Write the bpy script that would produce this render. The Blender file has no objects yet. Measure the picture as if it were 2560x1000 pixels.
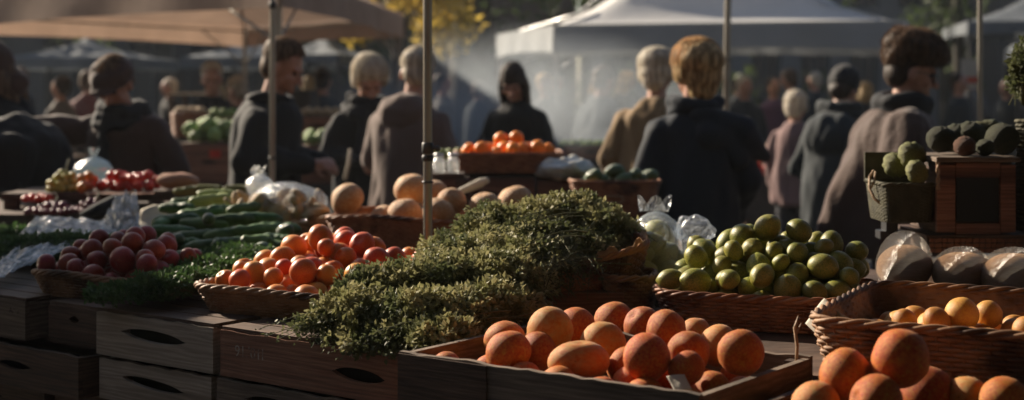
import bpy, math, random
import numpy as np
from mathutils import Vector, Matrix, Euler, noise
R = math.radians
rnd = random.Random(7)
rng = np.random.default_rng(7)
sc = bpy.context.scene
COL = sc.collection

# ------------------------------------------------------------------ camera, world, sun, exposure
F = 3555.0
CAMZ = 1.43
cam = bpy.data.cameras.new('camera'); camo = bpy.data.objects.new('camera', cam); COL.objects.link(camo)
cam.lens = 50; cam.sensor_width = 36; cam.shift_y = -270/2560
cam.clip_start = 0.05; cam.clip_end = 400
camo.location = (0, 0, CAMZ); camo.rotation_euler = (R(90), 0, 0)
cam.dof.use_dof = True; cam.dof.focus_distance = 2.72; cam.dof.aperture_fstop = 3.2
sc.camera = camo
SUN_AZ = R(48)       # to the left of straight ahead
SUN_EL = R(27)
world = bpy.data.worlds.new('World'); sc.world = world; world.use_nodes = True
wn = world.node_tree; bg = wn.nodes['Background']
sky = wn.nodes.new('ShaderNodeTexSky'); sky.sky_type = 'NISHITA'; sky.sun_disc = False
sky.sun_elevation = SUN_EL; sky.sun_rotation = -SUN_AZ
sky.dust_density = 1.5
wn.links.new(sky.outputs[0], bg.inputs[0]); bg.inputs[1].default_value = 0.05
sl = bpy.data.lights.new('sun', 'SUN'); so = bpy.data.objects.new('sun', sl); COL.objects.link(so)
sl.energy = 5.0; sl.angle = R(0.6); sl.color = (1.0, 0.86, 0.68)
tosun = Vector((-math.sin(SUN_AZ)*math.cos(SUN_EL), math.cos(SUN_AZ)*math.cos(SUN_EL), math.sin(SUN_EL)))
so.rotation_euler = tosun.to_track_quat('Z', 'Y').to_euler()
sc.view_settings.view_transform = 'Standard'; sc.view_settings.look = 'None'
sc.view_settings.exposure = 0.9; sc.view_settings.gamma = 1.0
sc.render.engine = 'CYCLES'
cy = sc.cycles
cy.use_denoising = True; cy.max_bounces = 8; cy.transparent_max_bounces = 16; cy.volume_bounces = 0
cy.volume_step_rate = 2.0; cy.caustics_reflective = False; cy.caustics_refractive = False
cy.sample_clamp_indirect = 4.0

def WX(px, d): return (px-1280)/F*d
def WZ(py, d): return CAMZ-(py-230)/F*d
def C3(px, py, d): return (WX(px, d), d, WZ(py, d))
# stall frame: a runs along the stall front, b goes back
UA = np.array((.8, -.6)); VB = np.array((.6, .8)); O2 = np.array((-.205, 2.6))
def S(a, b): p = O2+UA*a+VB*b; return float(p[0]), float(p[1])
STALL = math.atan2(-.6, .8)

# ------------------------------------------------------------------ materials
def new_mat(name):
    m = bpy.data.materials.new(name); m.use_nodes = True
    return m, m.node_tree.nodes, m.node_tree.links
def mat(name, c1, c2=None, scale=8, detail=4, rough=.6, bump=0, bscale=40, sheen=0, sss=0, sssr=.01, stretch=(1, 1, 1), var=0, huev=0,
        spec=.4, metal=0, c3=None, lo=.35, hi=.65, coat=0, trans=0, sheen_tint=(1, 1, 1), bdist=.01, c3scale=2.5, c3lo=.5, c3hi=.62, wave=None, speck=0):
    m, N, L = new_mat(name)
    b = N['Principled BSDF']
    tc = N.new('ShaderNodeTexCoord'); mp = N.new('ShaderNodeMapping'); mp.inputs['Scale'].default_value = stretch
    L.new(tc.outputs['Object'], mp.inputs[0])
    oi = N.new('ShaderNodeObjectInfo')
    mul = N.new('ShaderNodeMath'); mul.operation = 'MULTIPLY'; mul.inputs[1].default_value = 57.0
    L.new(oi.outputs['Random'], mul.inputs[0])
    nz = N.new('ShaderNodeTexNoise'); nz.noise_dimensions = '4D'; nz.inputs['Scale'].default_value = scale; nz.inputs['Detail'].default_value = detail
    L.new(mp.outputs[0], nz.inputs['Vector']); L.new(mul.outputs[0], nz.inputs['W'])
    cr = N.new('ShaderNodeValToRGB'); cr.color_ramp.elements[0].position = lo; cr.color_ramp.elements[1].position = hi
    cr.color_ramp.elements[0].color = (*c1, 1); cr.color_ramp.elements[1].color = (*(c2 or c1), 1)
    L.new(nz.outputs['Fac'], cr.inputs[0]); out = cr.outputs[0]
    if c3:
        n3 = N.new('ShaderNodeTexNoise'); n3.noise_dimensions = '4D'; n3.inputs['Scale'].default_value = c3scale; n3.inputs['Detail'].default_value = 6
        L.new(mp.outputs[0], n3.inputs['Vector']); L.new(mul.outputs[0], n3.inputs['W'])
        r3 = N.new('ShaderNodeValToRGB'); r3.color_ramp.elements[0].position = c3lo; r3.color_ramp.elements[1].position = c3hi
        L.new(n3.outputs['Fac'], r3.inputs[0])
        mx = N.new('ShaderNodeMix'); mx.data_type = 'RGBA'; L.new(r3.outputs[0], mx.inputs[0]); L.new(out, mx.inputs[6]); mx.inputs[7].default_value = (*c3, 1)
        out = mx.outputs[2]
    if wave:
        wv = N.new('ShaderNodeTexWave'); wv.inputs['Scale'].default_value = wave[0]; wv.inputs['Distortion'].default_value = wave[1]
        wv.inputs['Detail'].default_value = 3; wv.bands_direction = wave[3]
        L.new(mp.outputs[0], wv.inputs[0])
        mw = N.new('ShaderNodeMix'); mw.data_type = 'RGBA'; mw.blend_type = 'MULTIPLY'; mw.inputs[0].default_value = wave[2]
        L.new(out, mw.inputs[6]); L.new(wv.outputs[0], mw.inputs[7]); out = mw.outputs[2]
    if speck:
        vo = N.new('ShaderNodeTexVoronoi'); vo.inputs['Scale'].default_value = speck; vo.voronoi_dimensions = '4D'; L.new(mp.outputs[0], vo.inputs['Vector']); L.new(mul.outputs[0], vo.inputs['W'])
        sr = N.new('ShaderNodeMapRange'); sr.inputs[1].default_value = .06; sr.inputs[2].default_value = .17; sr.inputs[3].default_value = .35; sr.inputs[4].default_value = 1; L.new(vo.outputs['Distance'], sr.inputs[0])
        sm_ = N.new('ShaderNodeMix'); sm_.data_type = 'RGBA'; sm_.blend_type = 'MULTIPLY'; sm_.inputs[0].default_value = 1; L.new(out, sm_.inputs[6]); L.new(sr.outputs[0], sm_.inputs[7]); out = sm_.outputs[2]
    if var or huev:
        hs = N.new('ShaderNodeHueSaturation')
        mr = N.new('ShaderNodeMapRange'); mr.inputs[3].default_value = 1-var; mr.inputs[4].default_value = 1+var*.6
        L.new(oi.outputs['Random'], mr.inputs[0]); L.new(mr.outputs[0], hs.inputs['Value'])
        fr = N.new('ShaderNodeMath'); fr.operation = 'FRACT'; m7 = N.new('ShaderNodeMath'); m7.operation = 'MULTIPLY'; m7.inputs[1].default_value = 13.7
        L.new(oi.outputs['Random'], m7.inputs[0]); L.new(m7.outputs[0], fr.inputs[0])
        mh = N.new('ShaderNodeMapRange'); mh.inputs[3].default_value = .5-huev; mh.inputs[4].default_value = .5+huev
        L.new(fr.outputs[0], mh.inputs[0]); L.new(mh.outputs[0], hs.inputs['Hue'])
        L.new(out, hs.inputs['Color']); out = hs.outputs[0]
    L.new(out, b.inputs['Base Color'])
    rr = N.new('ShaderNodeMapRange'); rr.inputs[3].default_value = max(.05, rough-.12); rr.inputs[4].default_value = min(1, rough+.12)
    L.new(nz.outputs['Fac'], rr.inputs[0]); L.new(rr.outputs[0], b.inputs['Roughness'])
    b.inputs['Specular IOR Level'].default_value = spec; b.inputs['Metallic'].default_value = metal
    if sheen: b.inputs['Sheen Weight'].default_value = sheen; b.inputs['Sheen Roughness'].default_value = .4; b.inputs['Sheen Tint'].default_value = (*sheen_tint, 1)
    if sss: b.inputs['Subsurface Weight'].default_value = sss; b.inputs['Subsurface Radius'].default_value = (1, .35, .12); b.inputs['Subsurface Scale'].default_value = sssr
    if coat: b.inputs['Coat Weight'].default_value = coat; b.inputs['Coat Roughness'].default_value = .15
    if bump:
        nb = N.new('ShaderNodeTexNoise'); nb.inputs['Scale'].default_value = bscale; nb.inputs['Detail'].default_value = 5
        L.new(mp.outputs[0], nb.inputs['Vector'])
        bp = N.new('ShaderNodeBump'); bp.inputs['Strength'].default_value = bump; bp.inputs['Distance'].default_value = bdist
        L.new(nb.outputs['Fac'], bp.inputs['Height']); L.new(bp.outputs[0], b.inputs['Normal'])
    if trans:
        tr = N.new('ShaderNodeBsdfTranslucent'); ms = N.new('ShaderNodeMixShader'); ms.inputs[0].default_value = trans
        L.new(out, tr.inputs[0]); L.new(b.outputs[0], ms.inputs[1]); L.new(tr.outputs[0], ms.inputs[2])
        L.new(ms.outputs[0], N['Material Output'].inputs[0])
    return m
def plastic(name, tint=(.9, .95, 1), clear=.72, rough=.18, bump=.8, bscale=14, stretch=(1, 1, 1), edge=.85):
    m, N, L = new_mat(name)
    N.remove(N['Principled BSDF'])
    tc = N.new('ShaderNodeTexCoord'); mp = N.new('ShaderNodeMapping'); mp.inputs['Scale'].default_value = stretch; L.new(tc.outputs['Object'], mp.inputs[0])
    nb = N.new('ShaderNodeTexNoise'); nb.inputs['Scale'].default_value = bscale; nb.inputs['Detail'].default_value = 3; nb.inputs['Distortion'].default_value = 1.5
    L.new(mp.outputs[0], nb.inputs['Vector'])
    bp = N.new('ShaderNodeBump'); bp.inputs['Strength'].default_value = bump; bp.inputs['Distance'].default_value = .02; L.new(nb.outputs['Fac'], bp.inputs['Height'])
    t = N.new('ShaderNodeBsdfTransparent'); t.inputs[0].default_value = (*tint, 1)
    g = N.new('ShaderNodeBsdfGlossy'); g.inputs['Roughness'].default_value = rough; g.inputs[0].default_value = (.9, .9, .9, 1)
    tl = N.new('ShaderNodeBsdfTranslucent'); tl.inputs[0].default_value = (*tint, 1)
    for x in (g, tl): L.new(bp.outputs[0], x.inputs['Normal'])
    m1 = N.new('ShaderNodeMixShader'); m1.inputs[0].default_value = .35; L.new(g.outputs[0], m1.inputs[1]); L.new(tl.outputs[0], m1.inputs[2])
    lw = N.new('ShaderNodeLayerWeight'); lw.inputs[0].default_value = .35; L.new(bp.outputs[0], lw.inputs['Normal'])
    mr = N.new('ShaderNodeMapRange'); mr.inputs[3].default_value = 1-clear; mr.inputs[4].default_value = edge; L.new(lw.outputs['Facing'], mr.inputs[0])
    m2 = N.new('ShaderNodeMixShader'); L.new(mr.outputs[0], m2.inputs[0]); L.new(t.outputs[0], m2.inputs[1]); L.new(m1.outputs[0], m2.inputs[2])
    L.new(m2.outputs[0], N['Material Output'].inputs[0])
    return m

M = {}
M['asphalt'] = mat('asphalt', (.035, .037, .04), (.07, .07, .07), 3, 8, .85, .5, 60, c3=(.1, .095, .085), c3scale=.3)
M['wood_pale'] = mat('wood_pale', (.44, .35, .27), (.58, .48, .38), 24, 8, .8, .7, 60, stretch=(.4, 1, 5), var=.12, c3=(.20, .15, .11), c3scale=5, c3lo=.54, c3hi=.75, bdist=.004, wave=(6, 14, .28, 'Z'))
M['wood_dark'] = mat('wood_dark', (.075, .042, .028), (.16, .095, .062), 24, 8, .75, .7, 60, stretch=(.4, 1, 5), var=.15, c3=(.03, .018, .013), c3scale=5, c3lo=.5, c3hi=.75, bdist=.004, wave=(6, 14, .32, 'Z'))
M['wood_red'] = mat('wood_red', (.26, .105, .058), (.40, .19, .115), 24, 8, .7, .7, 60, stretch=(.4, 1, 5), var=.15, c3=(.09, .035, .025), c3scale=4, c3lo=.45, c3hi=.7, bdist=.004, wave=(6, 14, .32, 'Z'))
M['wood_grey'] = mat('wood_grey', (.17, .125, .09), (.27, .20, .15), 24, 8, .8, .7, 60, stretch=(.4, 1, 5), var=.15, c3=(.05, .04, .03), c3scale=5, c3lo=.5, c3hi=.75, bdist=.004, wave=(6, 14, .28, 'Z'))
M['slot_shade'] = mat('slot_shade_black', (.012, .01, .009), rough=.95)  # near-black, stands in for the shade inside crate hand slots
M['wicker'] = mat('wicker', (.24, .12, .06), (.40, .23, .125), 30, 4, .6, .4, 120, c3=(.07, .035, .02), c3scale=9, bdist=.003)
M['wicker_red'] = mat('wicker_red', (.27, .105, .05), (.42, .19, .09), 30, 4, .55, .4, 120, c3=(.08, .03, .02), c3scale=9, bdist=.003)
M['wicker_pale'] = mat('wicker_pale', (.30, .19, .11), (.45, .31, .2), 30, 4, .6, .4, 120, bdist=.003)
M['net_dark'] = mat('net_dark', (.06, .055, .035), (.11, .10, .06), 30, 4, .8, .5, 150, bdist=.003)
M['cloth_table'] = mat('cloth_table', (.05, .045, .04), (.08, .07, .06), 6, 4, .9, .3, 30)
M['apricot'] = mat('apricot', (.62, .19, .02), (.52, .09, .015), 14, 3, .42, .12, 130, sheen=.08, sss=.35, sssr=.012, var=.15, huev=.02, c3=(.36, .04, .015), c3scale=16, c3lo=.54, c3hi=.75, bdist=.002, sheen_tint=(1, .85, .6))
M['apricot_yellow'] = mat('apricot_yellow', (.66, .34, .035), (.62, .20, .025), 14, 3, .42, .12, 130, sheen=.08, sss=.35, sssr=.012, var=.12, huev=.015, c3=(.6, .12, .03), c3scale=16, c3lo=.5, c3hi=.8, bdist=.002, sheen_tint=(1, .85, .6))
M['peach'] = mat('peach', (.54, .15, .018), (.38, .055, .012), 9, 3, .55, .35, 220, sheen=.12, sss=.3, sssr=.015, var=.24, huev=.008, spec=.22, c3=(.50, .25, .035), c3scale=8, c3lo=.5, c3hi=.75, bdist=.0015, sheen_tint=(1, .8, .6), speck=3.2)
M['peach_pale'] = mat('peach_pale', (.58, .27, .07), (.50, .15, .03), 7, 4, .55, .35, 220, sheen=.12, sss=.3, sssr=.015, var=.15, huev=.008, spec=.22, c3=(.46, .30, .10), c3scale=5, c3lo=.45, c3hi=.75, bdist=.0015, speck=2.6)
M['nectarine'] = mat('nectarine', (.33, .035, .018), (.19, .016, .012), 12, 3, .38, .15, 160, sheen=.15, sss=.2, sssr=.008, var=.2, huev=.015, c3=(.5, .16, .06), c3scale=14, c3lo=.55, c3hi=.8, bdist=.002)
M['lime'] = mat('lime', (.22, .215, .032), (.32, .29, .06), 9, 3, .40, .25, 200, sss=.2, sssr=.008, var=.22, huev=.012, c3=(.13, .16, .03), c3scale=12, bdist=.0012)
M['melon'] = mat('melon', (.56, .28, .10), (.46, .20, .065), 10, 5, .6, .5, 60, sss=.25, sssr=.015, var=.1, c3=(.68, .5, .3), c3scale=18, c3lo=.5, c3hi=.6, bdist=.003, sheen=.2)
M['orange'] = mat('orange_skin', (.90, .24, .02), (.95, .32, .03), 12, 3, .38, .3, 160, sss=.2, sssr=.01, var=.1, bdist=.001)
M['cucumber'] = mat('cucumber', (.035, .085, .022), (.10, .19, .05), 20, 4, .5, .7, 90, var=.25, huev=.02, stretch=(1, 1, 1), bdist=.004, c3=(.18, .26, .08), c3scale=12, c3lo=.55, c3hi=.8)
M['cucumber_pale'] = mat('cucumber_pale', (.22, .28, .08), (.33, .38, .13), 20, 4, .5, .6, 90, bdist=.004)  # paler copy of the cucumber green for sunlit ones
M['avocado'] = mat('avocado', (.03, .07, .02), (.10, .17, .045), 12, 4, .35, .6, 110, var=.25, bdist=.003, coat=.3)
M['yellow_fruit'] = mat('yellow_fruit', (.58, .30, .055), (.50, .19, .045), 10, 4, .5, .25, 90, sss=.25, sssr=.01, var=.2, huev=.01, bdist=.002)
M['pear'] = mat('pear', (.45, .40, .13), (.52, .45, .18), 12, 4, .45, .2, 80, sss=.2, sssr=.008, var=.1, c3=(.3, .2, .08), c3lo=.6, c3hi=.75, c3scale=10)
M['potato'] = mat('potato', (.58, .44, .26), (.42, .28, .16), 10, 5, .7, .5, 60, var=.15, bdist=.003)
M['tomato'] = mat('tomato', (.50, .03, .02), (.65, .07, .03), 8, 3, .3, var=.2)
M['grape'] = mat('grape', (.40, .38, .07), (.5, .45, .12), 8, 3, .3, sss=.3, sssr=.006, var=.2)
M['grape_dark'] = mat('grape_dark', (.14, .03, .045), (.22, .05, .07), 8, 3, .35, var=.2)
M['bread'] = mat('bread', (.42, .22, .14), (.30, .14, .09), 9, 5, .8, .6, 40, c3=(.5, .35, .28))
M['cabbage'] = mat('cabbage', (.20, .34, .08), (.42, .52, .18), 12, 5, .5, .7, 30, var=.25, sss=.15, sssr=.01, bdist=.01)
M['squash'] = mat('squash', (.03, .04, .015), (.085, .08, .03), 14, 5, .7, .9, 45, var=.25, bdist=.01)
M['squash_red'] = mat('squash_red', (.12, .05, .025), (.22, .09, .04), 14, 5, .7, .9, 45, bdist=.01)
M['gourd'] = mat('gourd', (.09, .10, .022), (.24, .23, .07), 14, 5, .6, .5, 45, bdist=.004)
M['whitemelon'] = mat('wrapped_melon', (.50, .33, .20), (.38, .23, .14), 6, 6, .5, .8, 16, stretch=(1, 1, 5), sss=.2, sssr=.01, bdist=.01)
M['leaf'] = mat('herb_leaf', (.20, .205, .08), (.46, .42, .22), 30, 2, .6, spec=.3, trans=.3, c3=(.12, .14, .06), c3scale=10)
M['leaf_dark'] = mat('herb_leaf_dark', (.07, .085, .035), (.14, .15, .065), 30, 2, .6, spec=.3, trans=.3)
M['stem'] = mat('herb_stem', (.06, .07, .03), (.13, .12, .05), 20, 3, .7)
M['stem_pale'] = mat('herb_stem_pale', (.28, .30, .12), (.33, .34, .15), 20, 3, .6)
M['parsley'] = mat('parsley_leaf', (.045, .10, .03), (.09, .16, .05), 30, 2, .5, spec=.3, trans=.3)
M['paper'] = mat('paper', (.62, .56, .46), (.7, .64, .55), 20, 4, .9, .4, 30, trans=.25)
M['paper_brown'] = mat('paper_brown', (.40, .24, .13), (.48, .30, .18), 20, 4, .9, .6, 30, trans=.3)
M['metal'] = mat('painted_pole', (.30, .28, .25), (.42, .39, .34), 12, 5, .34, .25, 60, metal=.75, c3=(.10, .06, .04), c3scale=9, c3lo=.58, c3hi=.7, stretch=(1, 1, .25), bdist=.003)
M['metal_dark'] = mat('dark_metal', (.05, .05, .055), (.09, .09, .09), 12, 4, .45, metal=.6)
M['steel'] = mat('steel', (.45, .46, .47), (.55, .55, .55), 12, 4, .3, metal=.9)
M['black'] = mat('black_panel', (.008, .008, .008), rough=.6)
M['tent_dark'] = mat('tent_dark', (.05, .045, .04), (.07, .06, .055), 3, 4, .85, .3, 8)
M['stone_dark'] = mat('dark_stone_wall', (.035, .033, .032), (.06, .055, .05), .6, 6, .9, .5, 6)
M['tent_brown'] = mat('tent_brown', (.38, .265, .20), (.46, .32, .24), 3, 4, .85, .3, 8, trans=.26)
M['tent_white'] = mat('tent_white', (.90, .89, .87), (.86, .85, .83), 2, 4, .8, .3, 8, trans=.35)
M['tent_valance_shade'] = mat('tent_valance_shade', (.34, .36, .37), (.40, .42, .43), 2, 4, .8, .3, 8, trans=.12)  # shade on the white valance put into a greyer colour
M['tent_grey'] = mat('tent_grey', (.15, .17, .19), (.2, .22, .24), 2, 4, .8, .3, 8, trans=.2)
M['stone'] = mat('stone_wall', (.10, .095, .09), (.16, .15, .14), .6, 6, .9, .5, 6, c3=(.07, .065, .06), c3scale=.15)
M['stone_b'] = mat('brick_wall', (.13, .08, .06), (.2, .13, .10), .8, 6, .9, .5, 8)
M['stone_c'] = mat('plaster_wall', (.22, .21, .2), (.3, .28, .26), .6, 6, .9, .3, 6)
M['frame'] = mat('window_frame', (.16, .16, .15), rough=.6)
M['glass'] = mat('window_glass', (.03, .04, .05), (.06, .07, .08), .8, 3, .12, spec=.8)
M['bark'] = mat('bark', (.045, .04, .033), (.09, .08, .065), 5, 8, .95, 1, 12, stretch=(3, 3, .6), bdist=.03)
M['foliage'] = mat('foliage', (.045, .07, .025), (.09, .12, .04), .6, 4, .6, spec=.3, trans=.35)
M['foliage_yellow'] = mat('foliage_yellow', (.48, .36, .06), (.62, .45, .10), .6, 4, .6, spec=.3, trans=.5)
M['skin'] = mat('skin', (.42, .22, .15), (.50, .27, .19), 14, 3, .5, .15, 120, sss=.25, sssr=.01, bdist=.001)
M['eye'] = mat('eye', (.03, .02, .02), rough=.15)
def cloth(name, c, sheen=.35, bump=.5, bs=90, c2=None, **k):
    c2 = c2 or tuple(min(1, x*1.35) for x in c)
    return mat(name, c, c2, 4, 5, .85, bump, bs, sheen=sheen, sheen_tint=tuple(min(1, .5+x) for x in c), bdist=.004, **k)
M['navy'] = cloth('navy_coat', (.010, .015, .023), sheen=.15, bs=12)
M['blackcoat'] = cloth('black_coat', (.008, .0085, .010), sheen=.12, bs=14)
M['browncoat'] = cloth('brown_coat', (.055, .029, .021), .6, .6, 60)
M['furcoat'] = cloth('wool_coat', (.060, .032, .023), .9, .9, 70)
M['tan'] = cloth('tan_coat', (.19, .12, .055), .4)
M['beige'] = cloth('beige_coat', (.12, .08, .065), .4, bs=20)
M['greycoat'] = cloth('grey_coat', (.020, .026, .030), .25, bs=14)
M['bluegrey'] = cloth('bluegrey_coat', (.04, .055, .065), .3)
M['purple'] = cloth('purple_coat', (.09, .045, .085), .3)
M['red'] = cloth('red_coat', (.11, .03, .028), .3)
M['white'] = cloth('pale_coat', (.11, .105, .10), .3)
M['pinkcoat'] = cloth('pink_coat', (.18, .11, .105), .4)
M['scarf'] = cloth('scarf', (.012, .013, .016), .06, .9, 40)
M['trouser'] = cloth('trousers', (.03, .032, .04), .2)
def hairmat(name, c, c2, trans=.3):
    return mat(name, c, c2, 60, 4, .62, .8, 180, stretch=(1, 1, .12), lo=.42, hi=.58, sheen=.8, trans=trans, bdist=.003, sheen_tint=c2)
M['hair_blonde'] = hairmat('hair_blonde', (.26, .155, .06), (.78, .55, .27))
M['hair_white'] = hairmat('hair_white', (.42, .36, .28), (.85, .78, .64), .4)
M['hair_dark'] = hairmat('hair_dark', (.02, .013, .01), (.05, .03, .02), .1)
M['hair_brown'] = hairmat('hair_brown', (.07, .04, .025), (.16, .10, .06), .25)
M['hair_blonde_strand'] = hairmat('hair_blonde_strand', (.5, .32, .14), (.85, .6, .32), .65); M['hair_white_strand'] = hairmat('hair_white_strand', (.7, .62, .5), (.9, .84, .72), .65); M['hair_brown_strand'] = hairmat('hair_brown_strand', (.16, .09, .05), (.34, .21, .12), .6)  # strands paler than the hair, to lift the backlit rim by colour
M['fur'] = hairmat('fur_hat', (.05, .03, .02), (.17, .10, .06), .4)
M['knit'] = cloth('knit_hat', (.02, .02, .022), .4, .9, 60)
M['plastic'] = plastic('clear_plastic', clear=.92, rough=.12, bump=1.0, bscale=30, edge=.6)
M['plastic_milky'] = plastic('milky_plastic', (.88, .9, .9), .55, .25, 1, 20)
M['plastic_sheet'] = plastic('plastic_sheet', (.5, .6, .66), .64, .2, 1, 9, (1, 4, 1))
M['pack'] = plastic('shrink_wrap', (.97, .93, .88), .96, .25, .9, 30, (1, 1, 4), edge=.3)

# ------------------------------------------------------------------ mesh builder
class MB:
    def __init__(s): s.v = []; s.f = []; s.n = 0
    def add(s, v, f):
        s.v.append(np.asarray(v, float).reshape(-1, 3)); b = s.n
        s.f.extend([tuple(int(i)+b for i in q) for q in f]); s.n += len(s.v[-1]); return s
    def box(s, c, size, rz=0, rot=None, taper=1.0):
        x, y, z = (q/2 for q in size)
        v = np.array([(-x, -y, -z), (x, -y, -z), (x, y, -z), (-x, y, -z), (-x*taper, -y*taper, z), (x*taper, -y*taper, z), (x*taper, y*taper, z), (-x*taper, y*taper, z)])
        m = np.array((rot or Euler((0, 0, rz))).to_matrix()) if not isinstance(rot, Matrix) else np.array(rot.to_3x3())
        return s.add(v@m.T+np.array(c), [(0, 3, 2, 1), (4, 5, 6, 7), (0, 1, 5, 4), (1, 2, 6, 5), (2, 3, 7, 6), (3, 0, 4, 7)])
    def tube(s, pts, rad, n=6, closed=False, caps=True):
        P = np.asarray(pts, float); k = len(P)
        rad = np.full(k, rad) if np.isscalar(rad) else np.asarray(rad, float)
        T = np.gradient(P, axis=0) if not closed else np.roll(P, -1, 0)-np.roll(P, 1, 0)
        T /= np.linalg.norm(T, axis=1)[:, None]+1e-9
        up = np.array((0, 0, 1.)) if abs(T[:, 2]).mean() < .8 else np.array((0, 1., 0))
        A = np.cross(T, up); A /= np.linalg.norm(A, axis=1)[:, None]+1e-9
        B = np.cross(A, T)
        an = np.linspace(0, 2*np.pi, n, endpoint=False)
        V = P[:, None]+rad[:, None, None]*(A[:, None]*np.cos(an)[None, :, None]+B[:, None]*np.sin(an)[None, :, None])
        f = []
        for i in range(k if closed else k-1):
            j = (i+1) % k
            for q in range(n):
                w = (q+1) % n; f.append((i*n+q, i*n+w, j*n+w, j*n+q))
        if caps and not closed: f.append(tuple(range(n))[::-1]); f.append(tuple((k-1)*n+q for q in range(n)))
        return s.add(V.reshape(-1, 3), f)
    def loft(s, rings, caps=True):
        n = len(rings[0]); V = np.concatenate(rings); f = []
        for i in range(len(rings)-1):
            for q in range(n):
                w = (q+1) % n; f.append((i*n+q, i*n+w, (i+1)*n+w, (i+1)*n+q))
        if caps: f.append(tuple(range(n))[::-1]); f.append(tuple((len(rings)-1)*n+q for q in range(n)))
        return s.add(V, f)
    def ell(s, c, r, nu=16, nv=10, rot=None):
        v = [(0, 0, -1)]; f = []
        for i in range(1, nv):
            t = math.pi*i/nv
            for j in range(nu):
                a = 2*math.pi*j/nu; v.append((math.sin(t)*math.cos(a), math.sin(t)*math.sin(a), -math.cos(t)))
        v.append((0, 0, 1)); v = np.array(v)*np.array(r)
        if rot is not None: v = v@np.array(Euler(rot).to_matrix()).T
        for j in range(nu): f.append((0, 1+(j+1) % nu, 1+j))
        for i in range(nv-2):
            for j in range(nu):
                a = 1+i*nu+j; b = 1+i*nu+(j+1) % nu; f.append((a, b, b+nu, a+nu))
        for j in range(nu): f.append((len(v)-1, 1+(nv-2)*nu+j, 1+(nv-2)*nu+(j+1) % nu))
        return s.add(v+np.array(c), f)
    def cap(s, p0, r0, p1, r1, n=12):
        p0 = np.array(p0, float); p1 = np.array(p1, float); d = p1-p0; L = np.linalg.norm(d)+1e-9; d /= L
        ts = []
        for t in (-.99, -.8, -.45): ts.append((p0+d*r0*t, r0*math.sqrt(1-t*t)))
        ts += [(p0, r0), ((p0+p1)/2, (r0+r1)/2), (p1, r1)]
        for t in (.45, .8, .99): ts.append((p1+d*r1*t, r1*math.sqrt(1-t*t)))
        P = np.array([t[0] for t in ts]); 
        up = np.array((0, 0, 1.)) if abs(d[2]) < .9 else np.array((0, 1., 0)); A = np.cross(d, up); A /= np.linalg.norm(A); B = np.cross(A, d)
        an = np.linspace(0, 2*np.pi, n, endpoint=False)
        return s.loft([p+r*(A*np.cos(an)[:, None]+B*np.sin(an)[:, None]) for p, r in ts])
    def mesh(s, name):
        me = bpy.data.meshes.new(name); me.from_pydata(np.concatenate(s.v).tolist(), [], s.f); me.update(); return me
    def build(s, name, m, parent=None, smooth=True, loc=(0, 0, 0), rz=0, bevel=0):
        o = link(name, s.mesh(name), m, parent, loc, rz, smooth)
        if bevel: b = o.modifiers.new('b', 'BEVEL'); b.width = bevel; b.segments = 2; b.limit_method = 'ANGLE'
        return o
def link(name, me, m, parent=None, loc=(0, 0, 0), rz=0, smooth=True):
    if m is not None and not me.materials: me.materials.append(M[m] if isinstance(m, str) else m)
    if smooth: me.polygons.foreach_set('use_smooth', [True]*len(me.polygons))
    o = bpy.data.objects.new(name, me); COL.objects.link(o); o.location = loc; o.rotation_euler = (0, 0, rz)
    if parent: o.parent = parent
    return o
def empty(name, loc, rz=0):
    o = bpy.data.objects.new(name, None); COL.objects.link(o); o.location = loc; o.rotation_euler = (0, 0, rz); o.empty_display_size = .05; return o
def tag(o, label=None, cat=None, group=None, kind=None):
    if label: o['label'] = label
    if cat: o['category'] = cat
    if group: o['group'] = group
    if kind: o['kind'] = kind
    return o
def evalmesh(me, mods, name):
    o = bpy.data.objects.new('tmp', me); COL.objects.link(o)
    for t, kw in mods:
        md = o.modifiers.new(t, t)
        for k, v in kw.items(): setattr(md, k, v)
    dg = bpy.context.evaluated_depsgraph_get(); dg.update()
    r = bpy.data.meshes.new_from_object(o.evaluated_get(dg)); r.name = name
    bpy.data.objects.remove(o); bpy.data.meshes.remove(me); return r
def getv(me):
    a = np.empty(len(me.vertices)*3); me.vertices.foreach_get('co', a); return a.reshape(-1, 3)
def setv(me, v): me.vertices.foreach_set('co', np.asarray(v).reshape(-1)); me.update()
def nz(v, s, seed=0): 
    return noise.noise(Vector((v[0]*s+seed*3.7, v[1]*s-seed*1.3, v[2]*s+seed)))
def displace(me, amp, s, seed=0, zs=1.0):
    v = getv(me); n = np.empty(len(v)*3); me.vertices.foreach_get('normal', n); n = n.reshape(-1, 3)
    d = np.array([nz((p[0], p[1], p[2]*zs), s, seed) for p in v]); setv(me, v+n*(d*amp)[:, None])
def remesh(mb, name, vox, smooth=4):
    me = mb.mesh(name)
    return evalmesh(me, [('REMESH', dict(mode='VOXEL', voxel_size=vox, use_smooth_shade=True)), ('SMOOTH', dict(factor=.6, iterations=smooth))], name)

# ------------------------------------------------------------------ ground
g = MB(); n = 60
xs = np.linspace(-140, 140, n); ys = np.linspace(-60, 160, n)
g.add([(x, y, 0) for y in ys for x in xs], [(j*n+i, j*n+i+1, (j+1)*n+i+1, (j+1)*n+i) for j in range(n-1) for i in range(n-1)])
tag(g.build('ground', 'asphalt'), kind='structure')

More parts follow.
